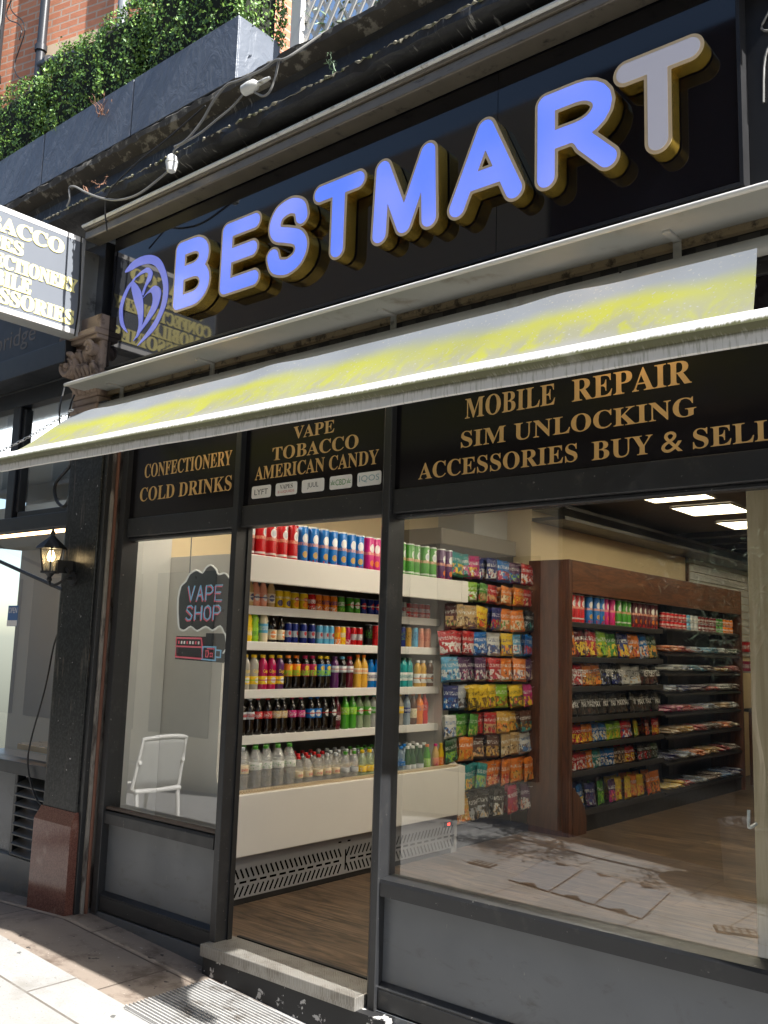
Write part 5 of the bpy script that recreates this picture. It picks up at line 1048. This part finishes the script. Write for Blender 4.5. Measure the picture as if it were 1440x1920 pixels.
W3 = {'j_yel': 'yellow sports drink bottle with white cap', 'j_gr': 'lime green sports drink bottle', 'j_wh': 'cloudy white drink bottle with blue band', 'beer': 'dark glass bottle with orange picture label', 'e_bs': 'navy and silver slim energy can', 'e_ls': 'pale blue and silver slim energy can', 'e_or': 'slim orange energy can', 'e_ye': 'slim yellow energy can', 'e_mg': 'slim magenta energy can', 'e_rd': 'slim red and silver energy can', 'e_bk': 'tall black energy can with green claw marks', 'e_bkr': 'tall red energy can beside the black one', 'e_bb': 'tall navy energy can', 'e_go': 'tall golden energy can', 'e_bl': 'tall light blue energy can', 'e_co': 'tall coral pink energy can'}
r3 = [.675, .737, .811, .892, .966, 1.036, 1.099, 1.18, 1.262, 1.333, 1.398, 1.458, 1.512, 1.570, 1.627, 1.685, 1.755, 1.859, 1.932, 2.16, 2.245, 2.32, 2.399, 2.477, 2.558]
place(['j_yel', 'j_gr', 'j_wh', 'beer', 'beer']+['e_bs']*4+['e_ls']*3+['e_or', 'e_ye', 'e_mg', 'e_rd', 'e_rd', 'e_bk', 'e_bkr', 'e_bb', 'e_bb', 'e_go', 'e_bl', 'e_co', 'e_co'], r3, .475, SH[3], sw(2), NM, CT, W3)
place(['j_yel', 'j_yel', 'e_bk', 'e_bb'], [.535, .605, 2.01, 2.085], .475, SH[3], sw(2), NM, CT, W3)
# fourth row
defbot('lem', 'tea', 'cream', 'yellow', 'yellow', .035, .085, 'white', 'lime', .5, 'disc', ('Calypso', capm('yellow'), .05, .028, .115)); defbot('plem', 'tea', 'magenta', 'yellow', 'yellow', .035, .085, 'white', 'pink', 0, 'disc', ('Calypso', capm('yellow'), .05, .028, .115)); defbot('plem2', 'tea', 'purple', 'yellow', 'yellow', .035, .085, 'white', 'navy', 0, 'disc', ('Calypso', capm('yellow'), .05, .028, .115))
for kk, cap, a in (('ice_o', 'orange', 'orange'), ('ice_p', 'magenta', 'magenta'), ('ice_b', 'yellow', 'blue')): defbot(kk, 'tea', 'cola', cap, a, .085, .165, 'yellow', 'lime', 0, 'fruit')
for kk, col, cap in (('cur', 'purple', 'purple'), ('cur2', 'cola', 'lblue'), ('cur3', 'maroon', 'red')): defbot(kk, 'tea', col, cap, 'silver', .11, .155, 'white', 'red', 0, 'disc')
defbot('amber', 'soda', 'gold', 'orange', 'cream', .10, .14, 'orange', 'white', 0, 'ink'); defbot('sport', 'juice', 'blue', 'blue', 'white', .05, .11, 'navy', 'white'); defbot('tealb', 'tea', 'teal', 'dgreen', 'white', .05, .11, 'teal'); defbot('oj', 'juice', 'gold', 'white', 'white', .03, .10, 'brown', 'orange', 0, 'disc'); defbot('brj', 'juice', 'brown', 'white', 'white', .03, .10, 'brown', 'orange', 0, 'disc')
W4 = {'lem': 'clear lemonade bottle with yellow script and cap', 'plem': 'pink lemonade bottle with yellow script and cap', 'plem2': 'purple lemonade bottle with yellow script and cap', 'ice_o': 'dark iced tea bottle with orange cap', 'ice_p': 'dark iced tea bottle with magenta cap', 'ice_b': 'dark iced tea bottle with blue and yellow label', 'cur': 'dark purple blackcurrant bottle', 'cur2': 'near black bottle with pale blue cap', 'cur3': 'maroon bottle with red cap', 'amber': 'amber drink bottle with orange cap', 'sport': 'bright blue sports bottle', 'tealb': 'teal water bottle', 'oj': 'golden juice bottle with white cap', 'brj': 'brown juice bottle with white cap'}
r4 = [.675, .743, .825, .9, .971, 1.049, 1.131, 1.209, 1.278, 1.353, 1.421, 1.504, 1.583, 1.664, 1.746, 1.821, 1.897, 1.97, 2.203, 2.275, 2.348, 2.444, 2.524, 2.608]
place(['lem']*2+['plem']*2+['plem2', 'ice_o', 'ice_o', 'ice_p', 'ice_p', 'ice_b', 'ice_b', 'cur', 'cur2', 'cur3', 'amber', 'amber', 'sport', 'sport', 'tealb', 'tealb', 'tealb', 'oj', 'oj', 'brj'], r4, .475, SH[4], sw(3), {}, {}, W4)
place(['lem']*2+['sport', 'tealb'], [.535, .605, 2.05, 2.13], .475, SH[4], sw(3), {}, {}, W4)
# fifth row
TW, TR_ = capm('white'), capm('red')
defbot('co_w', 'soda', 'cola', 'white', 'silver', .10, .145, 'red', 'white', 0, 'ink', ('Coca-Cola', TR_, .05, .018, .122)); defbot('co_r', 'soda', 'cola', 'red', 'red', .10, .145, 'white', 'red', 0, 'plain', ('Coca-Cola', TW, .05, .018, .122)); defbot('co_t', 'soda', 'cola', 'white', 'tan', .10, .145, 'white', 'red', 0, 'plain', ('Coca-Cola', TW, .05, .018, .122)); defbot('co_p', 'soda', 'cola', 'magenta', 'pink', .10, .145, 'silver', 'white', 0, 'plain', ('Coca-Cola', TW, .05, .018, .122))
defbot('pe_b', 'soda', 'cola', 'blue', 'blue', .09, .15, 'white', 'red', 0, 'disc'); defbot('pe_k', 'soda', 'cola', 'black', 'black', .09, .15, 'white', 'red', 0, 'disc', ('PEPSI', capm('black'), .03, .010, .12)); defbot('dr', 'soda', 'maroon', 'maroon', 'maroon', .04, .12, 'white', 'white'); defbot('gr', 'soda', 'green', 'green', 'lime', .10, .15, 'white', 'red', 0, 'plain'); defbot('sev', 'soda', 'lime', 'green', 'green', .09, .15, 'white', 'red', .35, 'disc', ('7', TW, .014, .03, .12)); defbot('spr', 'soda', 'white', 'teal', 'green', .10, .145, 'white', 'lime', .35, 'ink')
defbot('f_y', 'soda', 'cream', 'yellow', 'yellow', .09, .14, 'white', 'navy', .4); defbot('f_bl', 'soda', 'lblue', 'navy', 'navy', .09, .13, 'white', 'navy', .5); defbot('f_am', 'soda', 'brown', 'orange', 'cream', .05, .12, 'green', 'red', 0, 'plain'); defbot('f_or', 'soda', 'orange', 'orange', 'orange', .10, .15, 'blue', 'green', 0, 'plain'); defbot('f_rd', 'soda', 'red', 'magenta', 'red', .10, .15, 'white', 'red', 0, 'plain')
W5 = {'co_w': 'cola bottle with silver label and white cap', 'co_r': 'cola bottle with red label', 'co_t': 'cola bottle with tan label', 'co_p': 'cola bottle with pink label', 'pe_b': 'cola bottle with blue label and cap', 'pe_k': 'cola bottle with black label and round emblem', 'dr': 'dark maroon soda bottle with white script', 'gr': 'green soda bottle', 'sev': 'clear lemonade bottle with green label', 'spr': 'clear lemonade bottle with teal cap', 'f_y': 'pale drink bottle with yellow label', 'f_bl': 'pale blue drink bottle', 'f_am': 'amber drink bottle with cream label', 'f_or': 'orange soda bottle', 'f_rd': 'red soda bottle at the end'}
r5 = [.666, .73, .807, .884, .959, 1.02, 1.106, 1.178, 1.272, 1.346, 1.417, 1.489, 1.552, 1.626, 1.707, 1.786, 1.87, 1.935, 2.243, 2.32, 2.408, 2.478, 2.55]
place(['co_w']*2+['co_r']*2+['co_t']*2+['co_p']*2+['pe_b']*2+['pe_k']*2+['dr', 'gr', 'gr', 'sev', 'sev', 'spr', 'f_y', 'f_bl', 'f_am', 'f_or', 'f_rd'], r5, .475, SH[5], sw(4), {}, {}, W5)
place(['co_w']*2+['spr', 'spr', 'f_y'], [.53, .60, 2.01, 2.085, 2.165], .475, SH[5], sw(4), {}, {}, W5)
# sixth row on the deck: water
defbot('wl', 'water', 'white', 'silver', 'cream', .135, .185, 'white', 'red', .18, 'plain', ('evian', TR_, .05, .02, .16)); defbot('wg', 'water', 'white', 'green', 'white', .15, .19, 'green', 'green', .18, 'plain')
defbot('er', 'swater', 'white', 'red', 'cream', .07, .11, 'white', 'red', .18, 'plain', ('evian', TR_, .042, .018, .09)); defbot('el', 'swater', 'white', 'silver', 'cream', .07, .11, 'white', 'red', .18, 'plain', ('evian', TR_, .042, .018, .09)); defbot('gc', 'swater', 'white', 'green', 'silver', .07, .10, 'white', 'green', .2, 'plain'); defbot('yc', 'swater', 'lime', 'yellow', 'yellow', .06, .10, 'white', 'green', .3, 'plain'); defbot('bc', 'swater', 'lblue', 'blue', 'blue', .07, .10, 'white', 'blue', .25, 'plain')
defbot('gw', 'glass', 'dgreen', 'white', 'silver', .02, .07, 'white', 'green', 0, 'plain'); defbot('go', 'slim', 'green', 'orange', 'lime', .04, .1, 'white', 'green', 0, 'plain'); defbot('pk', 'slim', 'tan', 'pink', 'peach', .04, .1, 'pink', 'white', 0, 'plain'); defbot('yw', 'slim', 'yellow', 'yellow', 'orange', .04, .1, 'white', 'red', 0, 'plain')
W6 = {'wl': 'large clear water bottle with lilac cap', 'wg': 'large clear water bottle with green cap', 'er': 'small clear water bottle with red cap', 'el': 'small clear water bottle with lilac cap', 'gc': 'small clear bottle with green cap', 'yc': 'pale lime bottle with yellow cap', 'bc': 'small water bottle with blue cap', 'gw': 'dark green glass bottle with white cap', 'go': 'slim green bottle with orange cap', 'pk': 'slim bottle with pink cap', 'yw': 'slim yellow bottle with yellow cap'}
r6 = [.576, .68, .772, .874, .972, 1.059, 1.15, 1.246, 1.337, 1.417, 1.515, 1.602, 1.691, 1.764, 2.049, 2.118, 2.198, 2.259, 2.346, 2.441, 2.534, 2.615]
k6 = ['wl']+['wg']*4+['er']*3+['el']*2+['gc']*2+['yc']*2+['bc']*2+['gw']*3+['go', 'pk', 'yw']
place(k6, r6, .60, .6905-.045, 'at the front of the fridge deck', {}, {}, W6)
place(['yc', 'bc', 'bc'], [1.84, 1.92, 1.985], .60, .6455, 'at the front of the fridge deck', {}, {}, W6)
for row, xo in ((2, .49), (3, .38)):
    place(['wl']+['wg']*5+['er']*4+['el']*4+['gc']*4+['bc']*3+['gw']*3+['go', 'yw'], [.60, .69, .79, .88, .98, 1.08]+[1.165+.08*q for q in range(18)], xo, .6455, 'in the %s line back on the deck' % ORD[row], {}, {}, W6)

# ------------------------------------------------------------------ sweet bags on the pegboard
pg = thing('peg_display', 'dark pegboard display of hanging sweet bags beside the walnut shelving', 'display', (.45, 3.3, .04))
part('pegboard', MB().box(.40, .44, 2.76, 3.879, .10, 2.42), M_peg, pg); part('top_box', MB().bev(-.05, .44, 2.78, 3.93, 2.42, 2.56, .01), noisy('grey brown top box', S(120, 112, 100), .5, .05, 4), pg); part('base_box', MB().bev(.10, .62, 2.76, 3.879, .04, .10, .004), M_dark, pg)
def bag_mesh(w, h, t, seed=0, crimp=.10):
    R = np.random.default_rng(seed); NU, NV = 9, 11; m = MB()
    for side in (-1, 1):
        vs = []
        for i in range(NU):
            for j in range(NV):
                u, v = i/(NU-1), j/(NV-1); c = max(0, min(1, (v-.0)/crimp))*max(0, min(1, (1-v)/crimp)); bul = (math.sin(math.pi*u)**.55)*(c**.6)*(1.15-.4*v)
                vs.append((w*(u-.5)*(1-.05*math.sin(math.pi*v))+.0, side*(t*.5*bul+.0008)+(R.normal(0, .0022) if 0 < i < NU-1 and 0 < j < NV-1 else 0), h*v))
        f = [(i*NV+j, (i+1)*NV+j, (i+1)*NV+j+1, i*NV+j+1) for i in range(NU-1) for j in range(NV-1)]
        m.add(vs, f if side < 0 else [q[::-1] for q in f])
    return m
BAGM = [[bag_mesh(w, h, t, s) for s in range(2)] for (w, h, t) in ((.165, .165, .045), (.15, .19, .05), (.19, .26, .10), (.20, .21, .09))]
def bagmat(main, acc, pa, pb, zmax=.45, foil=.5, rough=.28):
    return printmat('bag print %s %s %s %s %.2f' % (main, acc, pa, pb, zmax), CO[main], [('blob', .06, zmax, CO[pa], 4, .5), ('blob', .1, .5, CO['black'], 5, .62), ('blob', .1, zmax-.05, CO[pb], 6, .58), ('ink', .60, .74, CO[acc], .53), ('band', .955, 1, [x*.8 for x in CO[main]])], 'x', rough, foil)
def add_bag(size, mat, loc, label, group, name='sweet_bag', cat='sweet bag', rz=math.pi/2, tilt=0, text=None, alt=0, roll=0):
    key = ('bag', size, mat.name, alt); me = mcache(key, lambda: BAGM[size][alt].mesh('bag', mat, True))
    o = put(name, me, None, loc); o.rotation_euler = (tilt, roll, rz); tag(o, label, cat, group)
    if text:
        s, tm, w, h, zc, yf = text; tme = mcache(('bt', s, tm.name, w, h), lambda: face_text(MB(), s, -w/2, w/2, -h/2, h/2, 0, False).mesh('lettering', tm)); q = put('lettering', tme, o, (0, yf, zc))
    return o
# each peg row: (y, colours, words)
PEG = [(2.322, 2.149, [(2.743, 'teal yellow pink', 'teal and yellow'), (2.857, 'teal pink white', 'teal and pink'), (3.018, 'pink yellow white', 'pink'), (3.23, 'navy white red', 'blue'), (3.439, 'blue red white', 'bright blue'), (3.644, 'purple blue lime', 'violet'), (3.807, 'red white orange', 'red')]),
       (2.102, 1.957, [(2.79, 'yellow white lime', 'yellow'), (2.937, 'lime white red', 'lime'), (3.078, 'green tan red', 'green'), (3.269, 'red tan orange', 'red'), (3.467, 'orange cream tan', 'dull orange'), (3.66, 'orange yellow red', 'bright orange'), (3.835, 'red cream brown', 'dark red')]),
       (1.911, 1.734, [(2.673, 'maroon tan green', 'maroon'), (2.796, 'tan cream brown', 'beige'), (2.943, 'tan brown maroon', 'brownish beige'), (3.095, 'yellow red brown', 'yellow'), (3.297, 'navy red lime', 'navy'), (3.50, 'orange cream green', 'orange'), (3.68, 'orange cream green', 'orange'), (3.851, 'black silver teal', 'black')]),
       (1.701, 1.525, [(2.65, 'red white white', 'red'), (2.761, 'red white white', 'red'), (2.906, 'red white white', 'red'), (3.1, 'blue white navy', 'blue and white'), (3.324, 'white navy blue', 'white with blue letters'), (3.487, 'yellow navy orange', 'yellow'), (3.655, 'lblue white red', 'pale blue'), (3.842, 'blue red silver', 'blue and red')]),
       (1.492, 1.311, [(2.636, 'lblue white blue', 'sky blue'), (2.726, 'lblue white navy', 'sky blue'), (2.87, 'purple white pink', 'purple'), (3.105, 'purple white magenta', 'purple'), (3.306, 'red white magenta', 'red'), (3.48, 'orange white brown', 'orange'), (3.659, 'orange white purple', 'orange'), (3.857, 'purple cream silver', 'violet')]),
       (1.272, 1.092, [(2.703, 'navy blue white', 'navy'), (2.877, 'silver black brown', 'grey'), (2.982, 'yellow black brown', 'yellow'), (3.111, 'yellow brown gold', 'yellow'), (3.277, 'yellow dgreen pink', 'yellow and green'), (3.437, 'lime dred orange', 'lime'), (3.663, 'yellow dgreen magenta', 'yellow and magenta'), (3.873, 'pink yellow dgreen', 'pink and yellow')]),
       (1.047, .881, [(2.669, 'white blue brown', 'white'), (2.821, 'green lime tan', 'green nut'), (2.985, 'green lime tan', 'green nut'), (3.138, 'red brown orange', 'red'), (3.245, 'red tan brown', 'red'), (3.426, 'gold orange brown', 'golden brown'), (3.619, 'gold brown orange', 'golden brown'), (3.789, 'brown teal gold', 'brown and teal')]),
       (.869, .697, [(2.705, 'dgreen lime teal', 'dark green'), (2.888, 'orange gold brown', 'orange'), (3.099, 'brown tan orange', 'dark brown'), (3.286, 'brown gold tan', 'brown and gold'), (3.48, 'tan cream brown', 'beige'), (3.634, 'tan cream brown', 'beige'), (3.817, 'white blue brown', 'white and blue')]),
       (.653, .464, [(2.936, 'teal yellow orange', 'teal'), (3.094, 'teal lime tan', 'teal'), (3.28, 'orange red cream', 'orange red'), (3.473, 'orange red cream', 'orange red'), (3.674, 'orange gold tan', 'orange'), (3.857, 'orange gold tan', 'orange')]),
       (.427, .214, [(2.901, 'gold orange cream', 'crumpled gold'), (3.026, 'black silver tan', 'black and tan'), (3.176, 'black silver tan', 'black and tan'), (3.376, 'black white tan', 'black and tan'), (3.63, 'magenta red peach', 'magenta'), (3.861, 'purple white peach', 'purple and white')])]
R = np.random.default_rng(12)
for rI, (zt, zb, row) in enumerate(PEG):
    h = zt-zb
    for (y, cols, w) in row:
        a, b_, c_ = cols.split(); sz = 1 if h > .18 else 0; jx, jt = R.normal(0, .016), R.normal(0, .06)
        nm = 'bag hanging in the %s peg row from the top' % ORD[rI+1]
        for dp in range(2 if (y > 2.8) else 1):
            o = add_bag(sz, bagmat(a, 'white' if a not in ('white', 'cream', 'yellow') else b_, b_, c_, .5), (.625+jx-.055*dp, y+.028*dp*(1 if rI % 2 else -1), zb), '%s %s' % (w, nm), 'sweet bags in the %s peg row' % ORD[rI+1], rz=math.pi/2+jt*2, roll=R.normal(0, .06), tilt=jt-.03, alt=int(R.integers(2)), text=('MORE!', M_sticker, .09, .03, .13, -.022) if (rI == 9 and a == 'magenta' and dp == 0) else None)
            o.scale = (1.12+R.normal(0, .05), 1.15, 1.08*h/(.19 if sz else .165))
    mb = MB()
    for (y, *_x) in row: mb.tube([(.44, y, zt-.012), (.66, y, zt-.012), (.668, y, zt-.004)], .003, 5)
    part('peg_hooks', mb, M_alu, pg); part('label_rail', MB().box(.442, .448, 2.77, 3.87, zt+.012, zt+.035), M_shelfdark, pg)

# ------------------------------------------------------------------ walnut shelving unit with crisps
gd = thing('walnut_shelving', 'long walnut framed shelving unit with black shelves of crisps', 'shelving', (.8, 6, .04))
EP = [(.602, .04), (1.0, .04), (1.0, 2.375), (.602, 2.375)]
part('end_panel', MB().bev(.602, .985, 3.88, 3.915, .04, 2.375, .003), M_walnut_v, gd)
part('front_post', MB().bev(.9855, 1.01, 3.88, 3.935, .04, 2.375, .003), M_walnut_v, gd)
part('foot_panel', MB().prism([(3.936, .04), (4.17, .04), (4.17, .17), (4.13, .27), (4.05, .36), (3.936, .44)], 'x', .998, 1.018), M_walnut_v, gd)
part('header_board', MB().bev(.985, 1.012, 3.936, 8.1, 2.09, 2.375, .003), M_walnut, gd); part('top_board', MB().box(.602, .984, 3.916, 8.1, 2.35, 2.374), M_walnut, gd)
part('back_panel', MB().box(.602, .615, 3.916, 8.1, .04, 2.349), M_shelfdark, gd); part('far_panel', MB().bev(.602, 1.01, 8.101, 8.135, .04, 2.375, .003), M_walnut_v, gd)
part('divider', MB().bev(.616, .80, 5.86, 5.92, .04, 2.349, .003), M_dark, gd); part('plinth', MB().box(.616, .97, 3.936, 8.1, .04, .175), M_dark, gd)
part('divider', MB().bev(.616, .70, 6.65, 6.80, .2, 2.34, .003), M_dark, gd)
GS = [1.825, 1.522, 1.268, 1.01, .778, .55, .215]
for z in GS: s = part('shelf', MB().box(.616, .985, 3.936, 5.86, z-.028, z), M_shelfdark, gd); part('price_strip', MB().bev(.9855, .995, 3.936, 5.86, z-.034, z+.012, .003), M_shelfdark, s)
GS2 = [1.86, 1.60, 1.40, 1.19, .98, .76, .50, .215]
for z in GS2: part('shelf', MB().prism([(.70, z+.05), (.99, z-.03), (.99, z-.01), (.70, z+.07)], 'y', 5.921, 8.1), M_shelfdark, gd)
gw = lambda n: 'on the %s walnut unit shelf from the top' % ORD[n]
g1 = [3.975, 4.06, 4.145, 4.231, 4.379, 4.512, 4.619, 4.702, 4.829, 4.956, 5.079, 5.193, 5.302, 5.399, 5.509, 5.606, 5.700, 5.792]
place(['t_red']*4+['t_blue']*3+['t_pink']*2+['t_green']*3+['t_maroon']*6, g1, .93, GS[0], gw(1), 'crisp_tube', 'crisp tube', WT)
def shelf_bags(row, ys, cols, size, name, cat, dy=0, text=None, hscale=1, deep=1, wsc=1):
    RR = np.random.default_rng(40+row)
    for y, (cs, w) in zip(ys, cols):
        a, b_, c_ = cs.split(); m = bagmat(a, 'white' if a not in ('white', 'yellow', 'cream') else b_, b_, c_, .55, .9, .24)
        tx = text(a) if text else None
        for dp in range(deep):
            o = add_bag(size, m, (.925-.11*dp+RR.normal(0, .008), y, GS[row-1]+.002), '%s %s %s' % (w, cat, gw(row)), '%ss %s' % (cat, gw(row)), name, cat, math.pi/2+RR.normal(0, .12), -.10+RR.normal(0, .03), tx if dp == 0 else None, int(RR.integers(2)), RR.normal(0, .055))
            o.scale = (wsc*(1+RR.normal(0, .03)), 1, hscale*(1+RR.normal(0, .025)))
shelf_bags(2, [4.03, 4.22, 4.42, 4.633, 4.86, 5.09, 5.32, 5.54, 5.76], [('orange black red', 'orange and black'), ('dred yellow black', 'dark red'), ('red yellow orange', 'red'), ('lime yellow dgreen', 'lime'), ('green yellow lime', 'green and yellow'), ('navy yellow orange', 'navy and yellow'), ('orange white red', 'orange and white'), ('blue white orange', 'blue'), ('dgreen gold orange', 'dark green')], 2, 'crisp_bag', 'crisp bag', hscale=1.0, deep=2, wsc=1.1)
KT = lambda a: ('KETTLE', M_ink if a in ('orange', 'white') else M_sticker, .15, .06, .12, -.063)
shelf_bags(3, [4.0, 4.16, 4.335, 4.518, 4.71, 4.93, 5.15, 5.345, 5.54, 5.76], [('red white dred', 'red'), ('red white dred', 'red'), ('orange gold brown', 'orange'), ('orange gold brown', 'orange'), ('black navy silver', 'black and navy'), ('black navy silver', 'black and navy'), ('white silver tan', 'white'), ('white silver tan', 'white'), ('black brown maroon', 'black and maroon'), ('black brown maroon', 'black and maroon')], 3, 'crisp_bag', 'crisp bag', text=KT, deep=2)
shelf_bags(4, [3.99, 4.12, 4.25, 4.376, 4.517, 4.667, 4.82, 4.967, 5.12, 5.28, 5.44, 5.61, 5.78], [('black black brown', 'black')]*13, 1, 'snack_pouch', 'snack pouch', hscale=1.05, text=lambda a: ('MAX', M_sticker, .105, .045, .10, -.036))
shelf_bags(5, [3.98, 4.09, 4.2, 4.3, 4.42, 4.54, 4.675, 4.806, 4.945, 5.08, 5.22, 5.40, 5.6, 5.79], [('orange red gold', 'red and gold'), ('red yellow gold', 'red'), ('red yellow gold', 'red'), ('orange yellow brown', 'orange'), ('orange yellow brown', 'orange'), ('blue white yellow', 'blue'), ('blue white yellow', 'blue'), ('lime yellow green', 'lime'), ('lime yellow green', 'lime'), ('red blue white', 'red and blue'), ('red blue white', 'red and blue'), ('yellow lime cream', 'yellow'), ('dred orange red', 'dark red'), ('red yellow orange', 'bright red')], 0, 'snack_bag', 'snack bag', hscale=1.0, deep=2)
shelf_bags(6, [3.98, 4.08, 4.18, 4.28, 4.38, 4.48, 4.58, 4.68, 4.79, 4.91, 5.03, 5.16, 5.30, 5.46, 5.63, 5.79], [('red white orange', 'red')]*4+[('orange white red', 'orange'), ('teal white black', 'teal'), ('teal white black', 'teal'), ('blue white navy', 'blue'), ('blue white navy', 'blue'), ('brown tan black', 'brown'), ('brown tan black', 'brown'), ('red yellow white', 'red and yellow'), ('red yellow white', 'red and yellow'), ('black red silver', 'black and red'), ('black red silver', 'black and red'), ('dgreen black silver', 'dark green')], 0, 'snack_bag', 'snack bag', hscale=.95, deep=2)
shelf_bags(7, [4.03, 4.24, 4.45, 4.65, 4.84, 5.0, 5.16, 5.31, 5.47, 5.64, 5.79], [('pink green gold', 'pink'), ('blue yellow white', 'blue and yellow'), ('navy purple silver', 'navy'), ('green lime dgreen', 'green'), ('purple pink orange', 'purple'), ('yellow gold red', 'yellow'), ('yellow gold red', 'yellow'), ('orange gold red', 'orange'), ('yellow orange red', 'yellow and orange'), ('orange red brown', 'orange and red'), ('orange brown gold', 'orange and brown')], 1, 'snack_bag', 'snack bag', hscale=1.12, deep=2)
# right bay: two tiers of small tins, then rows of chocolate bars
TC = ['red']*6+['lblue', 'silver', 'silver']+['dred']*5+['green']*2+['orange']*3
for tier in range(2):
    for q, c in enumerate(TC):
        kk = 'tin_%s' % c
        if kk not in KIND: defcan(kk, .085, .036, c, 'white', 'white', 'word')
        cw = {'lblue': 'pale blue', 'dred': 'dark red'}.get(c, c)
        add_drink(kk, (.93, 6.0+.108*q, GS2[0]-.012+.0865*tier), '%s small tub, %s tier, top right shelf of the walnut unit' % (cw, ('lower', 'upper')[tier]), 'tub', '%s tubs on the top right shelf' % cw, 'snack_tub')
PAL = [['orange', 'red', 'white', 'lblue', 'silver', 'dgreen'], ['silver', 'white', 'lblue', 'brown', 'gold', 'red'], ['white', 'navy', 'purple', 'red', 'silver', 'brown'], ['pink', 'red', 'magenta', 'white', 'tan', 'silver'], ['tan', 'gold', 'red', 'brown', 'orange', 'cream'], ['navy', 'white', 'orange', 'gold', 'red', 'brown'], ['yellow', 'red', 'white', 'brown', 'blue', 'navy']]
R = np.random.default_rng(77)
barme = {}
for si, z in enumerate(GS2[1:]):
    for q in range(20):
        c = PAL[si][min(5, q*6//20)]; y = 5.99+.106*q
        if c not in barme:
            m = MB(); m.bev(-.035, .035, -.10, .10, 0, .026, .008); m.box(-.034, .034, -.118, -.10, .010, .016); m.box(-.034, .034, .10, .118, .010, .016); barme[c] = m.mesh('bar', printmat('bar wrap %s' % c, CO[c], [('ink', .2, .9, CO['white'] if c != 'white' else CO['blue'], .5)], 'y', .3, .3), 30)
        for st_ in range(1+int(R.integers(2))):
            o = put('chocolate_bar', barme[c], None, (.885+R.normal(0, .012), y+R.normal(0, .012), z+.022+.027*st_)); o.rotation_euler = (0, .27, math.pi/2+R.normal(0, .25))
            cw = {'lblue': 'pale blue', 'dgreen': 'dark green'}.get(c, c)
            tag(o, '%s wrapped bar on the %s sloped right shelf of the walnut unit' % (cw, ORD[si+1]), 'chocolate bar', '%s bars on the %s sloped shelf' % (cw, ORD[si+1]))
# far corner: low wooden counter with goods on it
ct = thing('wooden_counter', 'low walnut counter at the far end of the shop', 'counter', (1.4, 9, .04)); part('counter_body', MB().bev(.9, 1.9, 8.6, 9.3, .04, .92, .01), M_walnut_v, ct); part('counter_top', MB().bev(.86, 1.94, 8.56, 9.34, .921, .96, .006), M_dark, ct)
for q, (x, z, c, w) in enumerate(((1.05, 1.65, 'red', 'red goods rack panel high on the far slatted wall'), (1.1, 1.42, 'magenta', 'pink goods rack panel lower on the far slatted wall'))):
    t = thing('goods_rack', w, 'rack', (x, 8.4, z)); part('rack_shelf', MB().box(.75, 1.25, 8.25, 8.55, z-.02, z), M_alu, t)
    for i in range(7): part('packet', MB().bev(.77+.066*i, .83+.066*i, 8.30, 8.36, z, z+.12, .004), printmat('packet %s' % c, CO[c], [('ink', .3, .7, CO['white'], .5)], 'x', .35), t)
o = solo('green_box', MB().bev(1.15, 1.55, 8.62, 8.9, .961, 1.16, .01), printmat('green carton', CO['green'], [('ink', .4, .8, CO['lime'], .5)], 'x', .4), 'green carton standing on the far walnut counter', 'carton')
o = solo('cream_tub', MB().lathe([(.07, .961), (.085, .965), (.09, 1.06), (.095, 1.062), (.095, 1.075), (.001, 1.078)], (1.7, 8.72, 0), 18), noisy('cream plastic', CO['cream'], .4, .05, 6), 'cream tub with lid on the far walnut counter', 'tub', smooth=True)
# [END PART4]
